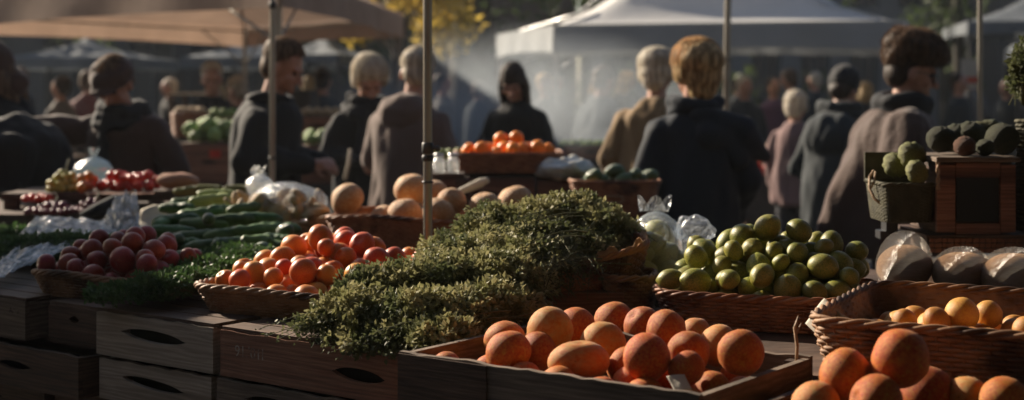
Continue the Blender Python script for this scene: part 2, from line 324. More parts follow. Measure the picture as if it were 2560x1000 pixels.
# ------------------------------------------------------------------ buildings behind the square
def building(label, x0, x1, y, h, wall, nw, rows, wz, ww=1.3, wh=1.9, depth=8, base=1.0, grp=None, roof=False):
    root = empty('building', ((x0+x1)/2, y, 0)); tag(root, label, 'building')
    W = x1-x0; mb = MB(); pitch = W/nw; t = .35
    mb.box((0, depth/2+t/2+.002, h/2), (W, depth-t, h))
    lines = [0]
    for r in range(rows):
        lines += [base+r*wz, base+r*wz+wh]
    lines.append(h)
    for k in range(0, len(lines), 2):
        z0, z1 = lines[k], lines[k+1]; mb.box((0, t/2, (z0+z1)/2), (W, t, z1-z0))
    for r in range(rows):
        zc = base+r*wz+wh/2
        for i in range(nw+1):
            xa = -W/2 if i == 0 else -W/2+(i-.5)*pitch+ww/2
            xb = W/2 if i == nw else -W/2+(i+.5)*pitch-ww/2
            mb.box(((xa+xb)/2, t/2, zc), (xb-xa, t, wh))
    mb.build('wall', wall, root, smooth=False)
    cm = MB()
    for r in range(rows): cm.box((0, -.07, base+r*wz+wh+.35), (W+.1, .14, .18))
    cm.build('cornice', wall, root, smooth=False)
    if roof: MB().box((0, depth/2, h+.3), (W+.8, depth+.8, .6), taper=.8).build('roof', 'stone_b', root, smooth=False)
    fm = MB(); 
    for (cx, cz, sx, sz) in ((0, wh/2-.05, ww, .1), (0, -wh/2+.05, ww, .1), (-ww/2+.05, 0, .1, wh-.2), (ww/2-.05, 0, .1, wh-.2), (0, 0, .06, wh-.2)): fm.box((cx, 0, cz), (sx, .08, sz))
    fme = fm.mesh('window_frame'); gme = MB().box((0, .03, 0), (ww-.2, .02, wh-.2)).mesh('window_pane')
    for r in range(rows):
        for i in range(nw):
            f = link('window', fme, 'frame', root, (-W/2+(i+.5)*pitch, .22, base+r*wz+wh/2), smooth=False)
            link('pane', gme, 'glass', f, smooth=False)
    return root
building('dark grey stone building with tall windows behind the brown canopy', -30, -9, 40, 11, 'stone', 9, 3, 3.3, 1.3, 2.1, base=.8)
building('brick building between the grey stone building and the big tree trunk', -8.6, 2, 44, 12, 'stone_b', 5, 3, 3.4, 1.3, 2.0, base=.9)
building('pale plastered building rising behind the white marquee', 2.4, 12.6, 42, 12, 'stone_c', 7, 3, 3.2, .9, 2.2, base=.7)
building('grey pillared building behind the person in the fur hat', 13, 33, 38, 12, 'stone', 14, 3, 3.2, .75, 2.3, base=.7)

building('unseen long building added behind the stall to block low sky', -32, 34, -18, 15, 'stone_dark', 16, 3, 4, 1.4, 2.2, base=1.2)  # never in view, added to cut sky fill from behind the camera
sb = building('unseen side building added beyond the grey canopy to block sky', -14, 14, 0, 13, 'stone_dark', 8, 3, 4, 1.4, 2.2, base=1.2, depth=10); sb.location = (36, 12, 0); sb.rotation_euler = (0, 0, R(-90))  # out of view, added to cut sky fill from the right
sb = building('unseen side building added past the dim end of the market to block sky', -14, 14, 0, 13, 'stone_dark', 8, 3, 4, 1.4, 2.2, base=1.2, depth=10); sb.location = (-38, 4, 0); sb.rotation_euler = (0, 0, R(90))  # out of view, added to cut sky fill from the left
# ------------------------------------------------------------------ trees
def leafcloud(blobs, per, size, seed, gap=.35, droop=0):
    r = np.random.default_rng(seed); V = []; 
    for (c, rad) in blobs:
        k = int(per*(rad[0]*rad[1]*rad[2])**(2/3))
        p = r.normal(size=(k, 3)); p /= np.linalg.norm(p, axis=1)[:, None]; p *= r.uniform(.35, 1.05, (k, 1))**.6
        p = p*np.array(rad)+np.array(c)
        keep = np.array([nz(q, 1.6, seed) > -gap*.5 for q in p]); V.append(p[keep])
    P = np.concatenate(V); k = len(P)
    a = r.normal(size=(k, 3)); a /= np.linalg.norm(a, axis=1)[:, None]; b = np.cross(a, r.normal(size=(k, 3))); b /= np.linalg.norm(b, axis=1)[:, None]
    s = size*r.uniform(.6, 1.3, (k, 1))
    Q = np.stack([P-a*s, P+b*s*.45, P+a*s, P-b*s*.45], 1).reshape(-1, 3)
    mb = MB(); mb.v.append(Q); mb.n = len(Q); mb.f = [(4*i, 4*i+1, 4*i+2, 4*i+3) for i in range(k)]
    return mb
def tree(label, x, y, h, tr, blobs, per, size, fol, seed, lean=0):
    root = empty('tree', (x, y, 0)); tag(root, label, 'tree')
    r = random.Random(seed); mb = MB()
    pts = [(lean*t*t+.08*math.sin(t*5+seed), .05*math.cos(t*4), h*t) for t in np.linspace(0, 1, 9)]
    mb.tube(pts, [tr*(1.35 if i == 0 else 1)*(1-.7*i/8) for i in range(9)], 12); tk = mb.build('trunk', 'bark', root)
    lb = MB()
    for i in range(9):
        b = blobs[i % len(blobs)][0]; z0 = h*r.uniform(.3, .8); p0 = np.array((lean*(z0/h)**2, 0, z0)); p1 = np.array(b)+np.array([r.uniform(-.4, .4) for _ in range(3)])
        mid = (p0+p1)/2+np.array((0, 0, .3)); lb.tube([p0, (p0+mid)/2+np.array((0, 0, .1)), mid, p1], [tr*.35, tr*.28, tr*.18, tr*.05], 7)
    lb.build('limb', 'bark', root)
    leafcloud(blobs, per, size, seed).build('crown', fol, root, smooth=False)
    return root
def blobs(r, n, c, ext, rad):
    return [((c[0]+r.uniform(-1, 1)*ext[0], c[1]+r.uniform(-1, 1)*ext[1], c[2]+r.uniform(-1, 1)*ext[2]), tuple(rad*r.uniform(.7, 1.3) for _ in range(3))) for _ in range(n)]
rr = random.Random(3)
tree('autumn tree with low hanging yellow leaves beside the tall dark trunk', -1.7, 21, 5.5, .14, blobs(rr, 14, (.15, 0, 2.95), (.85, .8, .75), .5), 900, .085, 'foliage_yellow', 11)
tree('tall tree with a thick dark trunk between the two canopies', -.75, 25, 11, .42, blobs(rr, 10, (.4, 0, 5.2), (2.6, 2, 1.0), 1.3)+blobs(rr, 7, (2.2, 0, 3.6), (1.8, 1, .5), .7), 330, .11, 'foliage', 12)
tree('green leafy tree standing behind the white marquee', 3.2, 29, 8, .25, blobs(rr, 12, (.3, 0, 3.6), (3.2, 1.2, 1.3), 1.1), 330, .11, 'foliage', 13)
tree('dark green tree beyond the brown canopy on its hooded person side', -10.6, 27, 9, .25, blobs(rr, 10, (.4, 0, 4.2), (2.6, 1.2, 1.6), 1.1), 330, .11, 'foliage', 14)
tree('thin tree with sparse olive leaves behind the person in the fur hat', 7.6, 24, 7, .12, blobs(rr, 9, (-.3, 0, 3.0), (1.0, .6, 1.2), .5), 330, .09, 'foliage', 15)
tree('bushy tree in front of the brick building', -4.6, 33, 8, .25, blobs(rr, 12, (.3, 0, 4.2), (2.4, 1.2, 1.8), 1.0), 330, .11, 'foliage', 16)
def shrub(label, x, y, w, h, seed):
    r = random.Random(seed); root = empty('shrub', (x, y, 0)); tag(root, label, 'shrub')
    leafcloud([((r.uniform(-w, w)/2, r.uniform(-.3, .3), h*r.uniform(.35, .7)), (w*.25, .4, h*.35)) for _ in range(7)], 420, .07, seed).build('foliage', 'foliage', root, smooth=False)
    m = MB(); [m.tube([(r.uniform(-.3, .3), 0, 0), (r.uniform(-w, w)/2, 0, h*.6)], .02, 5) for _ in range(5)]; m.build('stem', 'bark', root)
shrub('low green hedge bush seen under the white marquee', 2.4, 26.5, 3.2, 2.0, 21)
shrub('round green bush at the far end of the white marquee', 5.2, 27.0, 2.6, 1.9, 22)

# ------------------------------------------------------------------ canopies
def tent(label, cs, z, peak, drop, m, leg=.02, truss=True, legs=(0, 1, 2, 3), n=24, sag=.6, mleg='metal_dark', cat='canopy', pw=1.25, band=None):
    cs = np.array(cs, float); c = cs.mean(0); root = empty('canopy_tent', (c[0], c[1], 0)); tag(root, label, cat)
    A = cs-c; mb = MB(); V = []
    for j in range(n+1):
        for i in range(n+1):
            s, t = i/n, j/n; p = A[0]*(1-s)*(1-t)+A[1]*s*(1-t)+A[2]*s*t+A[3]*(1-s)*t
            q = 1-max(abs(2*s-1), abs(2*t-1)); e = min(abs(2*s-1), abs(2*t-1))
            zz = z+peak*(q**pw)*(1-.10*math.sin(q*math.pi)) - sag*.10*(1-e)*(math.sin(q*math.pi))
            zz += .015*math.sin(s*19+t*7)*q
            V.append((p[0], p[1], zz))
    mb.add(V, [(j*(n+1)+i, j*(n+1)+i+1, (j+1)*(n+1)+i+1, (j+1)*(n+1)+i) for j in range(n) for i in range(n)])
    mb.build('roof', m, root)
    vb = MB(); rows = 5
    for k in range(4):
        a, b = A[k], A[(k+1) % 4]; nn = 32; nrm = np.array(((b-a)[1], -(b-a)[0])); nrm /= np.linalg.norm(nrm); V = []
        for j in range(rows+1):
            for i in range(nn+1):
                s = i/nn; p = a+(b-a)*s+nrm*(.012+.015*math.sin(s*23+k)*j/rows)
                V.append((p[0], p[1], z+.002-drop*(j/rows)*(1-.12*math.sin(s*math.pi))))
        vb.add(V, [(j*(nn+1)+i, j*(nn+1)+i+1, (j+1)*(nn+1)+i+1, (j+1)*(nn+1)+i) for j in range(rows) for i in range(nn)])
    vb.build('valance', band or m, root)
    for k in legs:
        p = A[k]*.985; lb = MB(); lb.box((p[0], p[1], z/2), (leg*1.3, leg*1.3, z)); lb.box((p[0], p[1], .01), (.09, .09, .02))
        lb.build('leg', mleg, root, smooth=False)
    if truss:
        for k in range(4):
            a, b = A[k]*.98, A[(k+1) % 4]*.98; tb = MB()
            tb.tube([(*a, z-.06), (*b, z-.06)], .014, 6)
            for p0, p1 in ((a, b), (b, a)): tb.tube([(*p0, z-.5), (*(p0+(p1-p0)*.16), z-.07)], .011, 6)
            tb.build('truss', mleg, root)
        rb = MB()
        for k in range(4): rb.tube([(*A[k]*.98, z-.03), (*A[k]*.5, z+peak*.38), (0, 0, z+peak*.93)], .012, 6) if pw < 1.5 else rb.tube([(*A[k]*.98, z-.03), (*A[k]*.6, z+peak*.12), (*A[k]*.2, z+peak*.55), (0, 0, z+peak*.93)], .012, 6)
        rb.build('rafter', mleg, root)
    return root
tent('large brown fabric canopy over the shoppers and cabbage crates',
     [(WX(700, 9.75), 9.75), (WX(1007, 15.4), 15.4), (WX(613, 18.4), 18.4), (-6.0, 14.1)], 2.27, 1.1, .26, 'tent_brown', leg=.035, legs=(0, 1, 2, 3), mleg='metal')
tent('unseen canopy added to shade the dim fruit baskets beside the hooded shopper', [(-5.3, 1.6), (-2.56, 1.6), (-2.56, 5.75), (-5.3, 5.75)], 2.25, .7, .2, 'tent_dark', legs=(0, 1, 2, 3))  # canopy out of view, added to keep sun off the left baskets
tent('big white marquee with a steep roof and front valance greyed as in shade', [(WX(1385, 15.5), 15.5), (WX(2262, 14.4), 14.4), (5.0, 17.6), (WX(1242, 18.1), 18.1)], 2.16, 1.9, .3, 'tent_white', leg=.03, sag=.6, pw=2.0, band='tent_valance_shade', mleg='steel', cat='marquee')
tent('small pale canopy in the distance between the poles of the brown canopy', [(-5.6, 24), (-3.4, 23.6), (-3.2, 26.5), (-5.3, 27)], 2.02, .5, .2, 'tent_grey', leg=.04, truss=False)
tent('distant pale canopy above the two silver haired shoppers', [(-3.5, 21), (-2.5, 20.6), (-2.2, 23), (-3.4, 23.6)], 1.98, .35, .14, 'tent_grey', leg=.04, truss=False)
tent('distant grey canopy behind the hooded shopper and the man with outstretched arm', [(-9.2, 25), (-6.6, 24.2), (-6.3, 27), (-9.0, 27.6)], 2.02, .4, .2, 'tent_grey', leg=.04, truss=False)
tent('grey canopy behind the thin tree and the fur hat', [(5.9, 16.6), (8.4, 15.6), (9.2, 18.2), (6.6, 19)], 2.0, .6, .2, 'tent_grey', leg=.04, truss=False)
tent('dark grey canopy at the edge of the square under the pillared building', [(6.9, 21.5), (9.9, 20.6), (10.5, 24), (7.4, 24.5)], 2.5, .8, .2, 'tent_grey', leg=.04, truss=False)

tent('unseen stall canopy shaped to block sky light above the limes and peaches', [(-.26, -1.3), (4.4, -1.3), (4.4, 3.78), (-.26, 3.78)], 2.55, .8, .22, 'tent_dark', truss=False, legs=(0, 1, 2))  # roof out of view, shaped to stop sky light but let low sun under
tent('unseen neighbouring canopy added beside the camera to block sky light', [(-5.2, -3.4), (-.5, -3.4), (-.5, 1.3), (-5.2, 1.3)], 2.55, .8, .22, 'tent_dark', truss=False, legs=(0, 1, 3))  # second unseen roof, added to dim the sky over the foreground
# ------------------------------------------------------------------ poles of our own stall
def pole(label, px0, px1, d, w, ztop, collar=None, m='metal', zl=None):
    x0, x1 = WX(px0, d), WX(px1, d); root = empty('tent_pole', (x0, d, 0)); tag(root, label, 'pole')
    a = MB(); zs = np.linspace(0, ztop, 14); a.tube([((x1-x0)*z/ztop, 0, z) for z in zs], w/2, 10); a.build('tube', m, root)
    MB().box((0, 0, .008), (.1, .1, .016)).build('foot', 'metal_dark', root, smooth=False, bevel=.003)
    if collar:
        for cz, hh, k in collar:
            c = MB(); c.tube([((x1-x0)*q/ztop, 0, q) for q in (cz-hh/2, cz-hh*.4, cz+hh*.4, cz+hh/2)], [w*.55, w*.66, w*.66, w*.55], 12)
            if k: c.tube([(w*.3, -w*.2, cz), (w*1.0, -w*.7, cz+.002)], .006, 6); c.ell((w*1.05, -w*.75, cz), (.008, .008, .008), 8, 6)
            c.build('clamp', 'metal_dark', root)
    return root
pole('steel tent pole rising between the apricots and the melon basket', 1071, 1068, 3.7, .0235, 2.6, [(WZ(370, 3.7), .03, 1), (WZ(395, 3.7), .016, 0), (WZ(455, 3.7), .006, 0)])
pole('grey pole with a bracket at its top in front of the tall man in black', 681, 682, 6.3, .026, 2.7, [(WZ(14, 6.3), .03, 0), (WZ(395, 6.3), .012, 0)], m='metal')
pole('slightly leaning pale pole behind the blonde woman in navy', 1806, 1826, 7.5, .036, 2.8, [(WZ(150, 7.5), .006, 0)])
pole('slim pale pole behind the dark round squashes', 2449, 2451, 5.6, .022, 2.7, [(.9, .03, 1)])

# ------------------------------------------------------------------ tables
def slabtable(label, poly, z, th=.022, m='wood_dark', cloth=None, legs=None):
    P = np.array(poly, float); c = P.mean(0); A = P-c; root = empty('table', (c[0], c[1], 0)); tag(root, label, 'table')
    mb = MB(); k = len(A); rot = math.atan2(*(A[1]-A[0])[::-1]); 
    mb.add([(x, y, z-th) for x, y in A]+[(x, y, z) for x, y in A], [tuple(range(k))[::-1], tuple(range(k, 2*k))]+[(i, (i+1) % k, k+(i+1) % k, k+i) for i in range(k)])
    mb.build('table_top', m, root, smooth=False)
    for x, y in A*.9:
        MB().box((x, y, (z-th)/2), (.05, .05, z-th)).build('leg', 'wood_dark', root, smooth=False)
    if cloth:
        vb = MB()
        for i in range(k):
            a, b = A[i]*1.004, A[(i+1) % k]*1.004; nn = 24
            V = []
            for j in (0, 1):
                for q in range(nn+1):
                    s = q/nn; p = a+(b-a)*s; w = 1+.012*math.sin(s*40+i)*j; V.append((p[0]*w, p[1]*w, z-.004-j*cloth))
            vb.add(V, [(q, q+1, nn+2+q, nn+1+q) for q in range(nn)])
        vb.build('skirt', 'cloth_table', root)
    return root
TZ = .945
def SP(l): return [S(a, b) for a, b in l]
slabtable('long dark trestle table under the cucumbers and nectarines', SP([(-2.3, .30), (-.73, .30), (-.73, 1.78), (-2.3, 1.78)]), TZ, cloth=.3)
slabtable('dark table under the apricots, herbs and limes', SP([(-.70, .30), (1.7, .30), (1.7, .80), (-.70, .80)]), TZ, cloth=.3)
slabtable('dark table under the melon basket and wrapped melons', SP([(-.71, .94), (1.9, .94), (1.9, 1.74), (-.71, 1.74)]), TZ, cloth=.3)
slabtable('low dark table carrying the grapes and red fruit', [(-2.7, 5.4), (-1.18, 5.4), (-1.18, 6.3), (-2.7, 6.3)], .965, cloth=.5)
slabtable('dark table under the oranges and avocado tub', [(-.36, 5.12), (.49, 5.12), (.49, 6.1), (-.36, 6.1)], .965, cloth=.5)

# ------------------------------------------------------------------ wooden crates
def slotboard(mb, w, h, t, x0, y0, z0, slot=None, nx=28, rough=.0015, seed=0):
    xs = np.linspace(-w/2, w/2, nx+1)
    def jit(i, e): return rough*nz((xs[i]*30, e, seed), 1, seed)
    def lens(x):
        if not slot: return None
        cx, cz, sw, sh, tilt = slot; u = (x-cx)/(sw/2)
        if abs(u) >= 1: return None
        hh = sh/2*(1-abs(u)**2.2)**.7; c = cz+tilt*(x-cx); return c-hh, c+hh
    for i in range(nx):
        xa, xb = xs[i], xs[i+1]; la, lb_ = lens(xa), lens(xb)
        spans = []
        if la is None and lb_ is None: spans = [((0, h), (0, h))]
        else:
            cx, cz, sw, sh, tilt = slot
            la = la or (cz+tilt*(xa-cx),)*2; lb_ = lb_ or (cz+tilt*(xb-cx),)*2
            spans = [((0, la[0]), (0, lb_[0])), ((la[1], h), (lb_[1], h))]
        for (a0, a1), (b0, b1) in spans:
            ja, jb = (jit(i, 1)*3 if a1 == h else 0), (jit(i+1, 1)*3 if b1 == h else 0)
            v = [(xa, 0, a0), (xb, 0, b0), (xb, 0, b1+jb), (xa, 0, a1+ja), (xa, t, a0), (xb, t, b0), (xb, t, b1+jb), (xa, t, a1+ja)]
            f = [(0, 1, 2, 3), (5, 4, 7, 6), (4, 5, 1, 0), (3, 2, 6, 7)]
            if i == 0: f.append((4, 0, 3, 7))
            if i == nx-1: f.append((1, 5, 6, 2))
            mb.add(np.array(v)+np.array((x0, y0, z0)), f)
def crate(label, a0, a1, b, dep, z0, z1, m, slot=None, lid=False, stamp=None, posts=True, rz=None, org=None, group=None, wm=None):
    w = a1-a0; h = z1-z0; t = .012; rz = STALL if rz is None else rz
    x, y = org or S((a0+a1)/2, b); root = empty('wooden_crate', (x, y, z0), rz); tag(root, label, 'crate', group)
    f = MB(); slotboard(f, w-.004, h, t, 0, 0, 0, slot, seed=a0*9); f.build('front_board', m, root, smooth=False)
    bk = MB(); slotboard(bk, w-.004, h, t, 0, dep-t, 0, None, seed=a0*7+1); bk.build('back_board', wm or m, root, smooth=False)
    for s in (-1, 1): MB().box((s*(w/2-.002-t/2), dep/2, h/2-.001), (t, dep-2*t-.001, h-.004)).build('side_board', wm or m, root, smooth=False)
    MB().box((0, dep/2, .005), (w-2*t-.01, dep-2*t-.004, .008)).build('floor_board', 'wood_dark', root, smooth=False)
    if slot: MB().box((0, t+.06, h/2), (w-.06, .006, h-.03)).build('lining', 'slot_shade', root, smooth=False)  # black board added behind the slot in place of its inner shade
    if lid:
        lb = MB(); k = 4
        for i in range(k): lb.box((0, (i+.5)*dep/k, h+.004), (w-.006, dep/k-.006, .008))
        lb.build('lid', 'wood_dark', root, smooth=False)
    if posts:
        for sx in (-1, 1):
            for sy in (0, 1): MB().box((sx*(w/2-t-.014), t+.012 if not sy else dep-t-.012, h/2-.002), (.022, .022, h-.008)).build('corner_post', 'wood_dark', root, smooth=False)
    if stamp:
        for txt, sx, sz, ssz, mm in stamp:
            cu = bpy.data.curves.new('t', 'FONT'); cu.body = txt; cu.size = ssz; cu.align_x = 'CENTER'
            to = bpy.data.objects.new('t', cu); COL.objects.link(to); dg = bpy.context.evaluated_depsgraph_get(); dg.update()
            me = bpy.data.meshes.new_from_object(to.evaluated_get(dg)); bpy.data.objects.remove(to)
            v = getv(me); v2 = np.stack([v[:, 0], np.full(len(v), -.0012), v[:, 1]], 1); setv(me, v2); me.materials.clear()
            link('stencil_marking', me, mm, root, (sx, 0, sz), smooth=False)
    return root
M['stamp_pale'] = mat('stamp_pale', (.50, .40, .32), (.26, .15, .11), 60, 4, .9, lo=.45, hi=.55)
M['stamp_dark'] = mat('stamp_dark', (.05, .03, .025), (.24, .18, .14), 60, 4, .9, lo=.5, hi=.6)
H = .094
crate('pale scrubbed crate with long oval hand slot, upper of its stack', -.89, -.505, .0, .27, TZ-H+.003, TZ+.003, 'wood_pale', (0, .056, .2, .026, -.02), lid=True)
crate('pale crate with a slanting hand slot and faint dark digits, under another pale crate', -.885, -.515, .004, .26, TZ-2*H, TZ-H-.006, 'wood_pale', (-.005, .05, .2, .022, -.05), stamp=[('0 2', .04, .008, .02, 'stamp_dark')])
crate('long reddish crate with worn stencilled lettering below the apricot basket', -.487, .0, .0, .27, TZ-H+.003, TZ+.001, 'wood_red', (.14, .045, .13, .026, -.02), lid=True, stamp=[("91.'01I", -.155, .045, .032, 'stamp_pale'), ('AAAN', .135, .078, .012, 'stamp_pale')])
crate('brown crate with a hand slot beneath the long reddish crate', -.495, -.04, -.002, .26, TZ-2*H, TZ-H-.004, 'wood_grey', (-.06, .055, .17, .03, -.03))
crate('dark recessed crate under the dim nectarine basket', -1.10, -.905, .025, .24, TZ-H+.003, TZ-.004, 'wood_dark', (.0, .06, .03, .018, 0), lid=True)
crate('small pale crate past the recessed dark crate', -1.62, -1.15, .0, .27, TZ-H+.003, TZ-.001, 'wood_grey', (-.02, .05, .12, .02, 0), lid=True, stamp=[('AAB', .19, .06, .02, 'stamp_dark')])
crate('wide dark crate in the second layer under the small pale crate', -1.6, -.91, -.03, .27, TZ-2*H-.004, TZ-H-.004, 'wood_dark', (0.1, .05, .12, .02, 0))
for i, (a0, a1) in enumerate(((-1.6, -1.12), (-1.10, -.72), (-.70, -.26), (-.24, .03))):
    crate(['bottom dark crate beneath the wide dark crate', 'bottom crate beneath the pale slotted crates', 'bottom crate beneath the brown slotted crate', 'short bottom crate near the peach crate corner'][i], a0, a1, .03+.012*i, .25, TZ-3*H-.01, TZ-2*H-.012, 'wood_dark', (0, .05, .14, .02, 0))
# support bench under the crate row
slabtable('rough bench holding up the row of wooden crates', SP([(-1.7, .02), (1.6, .02), (1.6, .28), (-1.7, .28)]), TZ-3*H-.014, m='wood_dark')
# crates carrying the peach crates
crate('dark crate under the open peach crate', .10, .70, -.10, .33, TZ-2*H-.06, .888, 'wood_dark', (0, .06, .14, .02, 0), lid=True)
crate('dark crate under the near crate of large peaches', .73, 1.4, -.13, .33, TZ-2*H-.06, .868, 'wood_dark', lid=True)
PC = dict(a0=.115, a1=.70, b=-.135, dep=.385, z0=.90, z1=.988)
crate('open wooden crate of large orange peaches', .115, .70, -.135, .385, .90, .988, 'wood_grey', wm='wood_grey')
crate('open dark crate of very large peaches at the stall corner', .735, 1.35, -.16, .375, .88, .965, 'wood_dark')
def straw(label, org, rz, w, d, z, n, m, seed, L=.05, cat='straw bedding'):
    r = np.random.default_rng(seed); mb = MB()
    for _ in range(n):
        x, y = r.uniform(-w/2, w/2), r.uniform(0, d); a = r.uniform(0, 6.28); l = L*r.uniform(.4, 1); e = r.uniform(-.2, .3)
        p = np.array((x, y, z+r.uniform(0, .012))); q = np.array((math.cos(a)*l, math.sin(a)*l, e*l)); q2 = q*.5+np.array((0, 0, l*.15))
        for pp in (p, p+q2, p+q): pp[0] = min(max(pp[0], -w/2), w/2); pp[1] = min(max(pp[1], .0), d)
        pe = p+q; pe[0] = min(max(pe[0], -w/2), w/2); pe[1] = min(max(pe[1], 0), d); pe[2] = max(pe[2], z)
        mb.tube([p, (p+pe)/2+np.array((0, 0, l*.1)), pe], [.0016, .002, .001], 4, caps=False)
    return tag(mb.build('packing_straw', m, None, loc=(org[0], org[1], 0), rz=rz), label, cat, kind='stuff')
MB().box((-.195, -.0025, .0435), (.19, .003, .0845)).build('front_plank', 'wood_dark', bpy.data.objects[[o.name for o in bpy.data.objects if o.get('label') == 'open wooden crate of large orange peaches'][0]], smooth=False)
straw('pale wood straw lying among the peaches in the open crate', S((PC['a0']+PC['a1'])/2, PC['b']+.016), STALL, .54, .35, .915, 500, 'paper_brown', 5)

# ------------------------------------------------------------------ wicker baskets
def sellipse(w, d, e, n, z=0):
    a = np.linspace(0, 2*np.pi, 2000, endpoint=False); x = w/2*np.sign(np.cos(a))*abs(np.cos(a))**(2/e); y = d/2*np.sign(np.sin(a))*abs(np.sin(a))**(2/e)
    P = np.stack([x, y], 1); L = np.r_[0, np.cumsum(np.linalg.norm(np.diff(np.r_[P, P[:1]], axis=0), axis=1))]
    t = np.linspace(0, L[-1], n, endpoint=False); idx = np.searchsorted(L, t, side='right')-1; f = (t-L[idx])/(L[idx+1]-L[idx]+1e-12)
    Q = P[idx]*(1-f)[:, None]+np.r_[P, P[:1]][idx+1]*f[:, None]
    return np.c_[Q, np.full(n, z)]
def basket(label, loc, rz, w, d, h, e=4.5, m='wicker', rows=10, stake=.02, flare=.12, rimr=.006, handles=(), wav=.0, tilt=None, cat='basket', weave=.5, name='wicker_basket', amp=None):
    root = empty(name, loc, rz); tag(root, label, cat)
    if tilt: root.rotation_euler = tilt
    per = 2*(w+d)*.9; ns = int(per/stake/2)*2; n = ns*4; mb = MB(); rh = h/rows; amp = rh*.42 if amp is None else amp
    k = np.arange(n); 
    def ring(z, off):
        s = 1-flare*(1-z/h); P = sellipse(w*s, d*s, e, n)
        T = np.roll(P, -1, 0)-np.roll(P, 1, 0); N_ = np.stack([T[:, 1], -T[:, 0], 0*T[:, 0]], 1); N_ /= np.linalg.norm(N_, axis=1)[:, None]
        zz = z+wav*np.sin(k/n*2*np.pi*3+1)*(z/h)
        Q = P+N_*np.asarray(off).reshape(-1, 1); Q[:, 2] = zz; return Q
    for r in range(rows):
        mb.tube(ring((r+.5)*rh, amp*np.cos(np.pi*k/4+r*np.pi)+rng.normal(0, amp*.08, n)), rh*weave*rng.uniform(.9, 1.12), 5, closed=True)
    for s_ in range(0, n, 4):
        pts = [ring(z, 0)[s_] for z in np.linspace(0, h, 4)]; mb.tube(pts, rh*.35, 4)
    mb.loft([ring(z, -amp*1.3) for z in (0, h/2, h)], caps=False)  # inner liner added to stop light leaking between the strands
    mb.build('wall', m, root)
    rb = MB()
    for q in range(3):
        ph = q*2*np.pi/3+k*2*np.pi/22; P = ring(h, rimr*.75*np.cos(ph)); P[:, 2] += rimr*.75*np.sin(ph)+rimr*.5; rb.tube(P, rimr*.72, 6, closed=True)
    rb.build('rim', m, root)
    s = 1-flare; bb = MB(); P0 = sellipse(w*s, d*s, e, 48, 0); P1 = P0.copy(); P1[:, 2] = .006; bb.loft([P0, P1]); bb.build('base', m, root)
    for (hx, hy, ha, hw, hh) in handles:
        hb = MB(); pts = []
        for t in np.linspace(0, math.pi, 12): pts.append((hx+math.cos(ha)*hw/2*math.cos(t), hy+math.sin(ha)*hw/2*math.cos(t), h*.75+hh*math.sin(t)))
        P = np.array(pts)
        for q in range(2):
            o = np.array([[.004*math.cos(i*1.3+q*3.1), .004*math.sin(i*1.3+q*3.1), 0] for i in range(12)]); hb.tube(P+o, .005, 6)
        hb.build('handle', m, root)
    return root
class Frm:
    def __init__(s, x, y, z, rz): s.o = (x, y, z); s.c = math.cos(rz); s.s = math.sin(rz); s.rz = rz
    def w(s, x, y, z=0): return (s.o[0]+x*s.c-y*s.s, s.o[1]+x*s.s+y*s.c, s.o[2]+z)
def fl(x, y, rz, w, d):   # centre of a rectangle from its front-left corner
    c, s = math.cos(rz), math.sin(rz); return x+w/2*c-d/2*s, y+w/2*s+d/2*c

# ------------------------------------------------------------------ fruit
def fruitmesh(name, kind, seed, nu=24, nv=16):
    mb = MB(); mb.ell((0, 0, 0), (1, 1, 1), nu, nv); v = np.concatenate(mb.v); r = random.Random(seed)
    out = []
    for p in v:
        x, y, z = p; a = math.atan2(y, x); rad = 1+.05*nz(p, 1.1, seed)+.015*nz(p, 3.2, seed)
        q = np.array(p)*rad
        if kind in ('peach', 'nectarine', 'apricot'):
            g_ = math.exp(-(a/.32)**2)*(1-abs(z))*.07; q *= (1-g_*(.6+.4*z)); q[2] *= .93; q[2] -= .22*math.exp(-((x*x+y*y)/.05))*(z > 0)
        elif kind == 'lime':
            q *= np.array((.92, .92, 1.10)); q[2] += .10*math.exp(-((x*x+y*y)/.03))*(1 if z > 0 else -1)
        elif kind == 'orange': q[2] *= .93; q[2] -= .06*math.exp(-((x*x+y*y)/.03))*(z > 0)
        elif kind == 'melon':
            q *= 1+.012*math.cos(a*9); q[2] *= .9; q[2] -= .12*math.exp(-((x*x+y*y)/.03))*(z > 0)
        elif kind == 'pear': s_ = 1-.38*max(0, z)**1.2; q[0] *= s_; q[1] *= s_; q[2] *= 1.25
        elif kind == 'potato': q *= np.array((1.25, .9, .8))*(1+.12*nz(p, 1.6, seed+4))
        elif kind == 'tomato': q[2] *= .82; q *= 1+.03*math.cos(a*5)*(1-abs(z)); q[2] -= .15*math.exp(-((x*x+y*y)/.06))*(z > 0)
        elif kind == 'avocado': q *= np.array((.88, .88, 1.3-.15*z)); 
        elif kind == 'cabbage': q *= 1+.09*math.sin(a*5+4*z+seed)*abs(math.cos(z*2))+.12*nz(p, 2.3, seed)
        elif kind == 'squash': q *= 1+.035*abs(math.sin(a*8))+.10*nz(p, 5, seed); q[2] *= .92
        elif kind == 'gourd': q *= (1-.13*abs(math.sin(a*7))**6+.05*nz(p, 2, seed)); q[2] *= .78
        out.append(q)
    mb.v = [np.array(out)]
    if kind in ('peach', 'apricot', 'nectarine'): mb.ell((0, 0, .74), (.10, .10, .03), 8, 4)
    me = mb.mesh(name); me.polygons.foreach_set('use_smooth', [True]*len(me.polygons)); return me
FM = {}
def fm(kind, m, i):
    key = (kind, m, i)
    if key not in FM: FM[key] = fruitmesh(kind, kind, i*5+3); FM[key].materials.append(M[m])
    return FM[key]
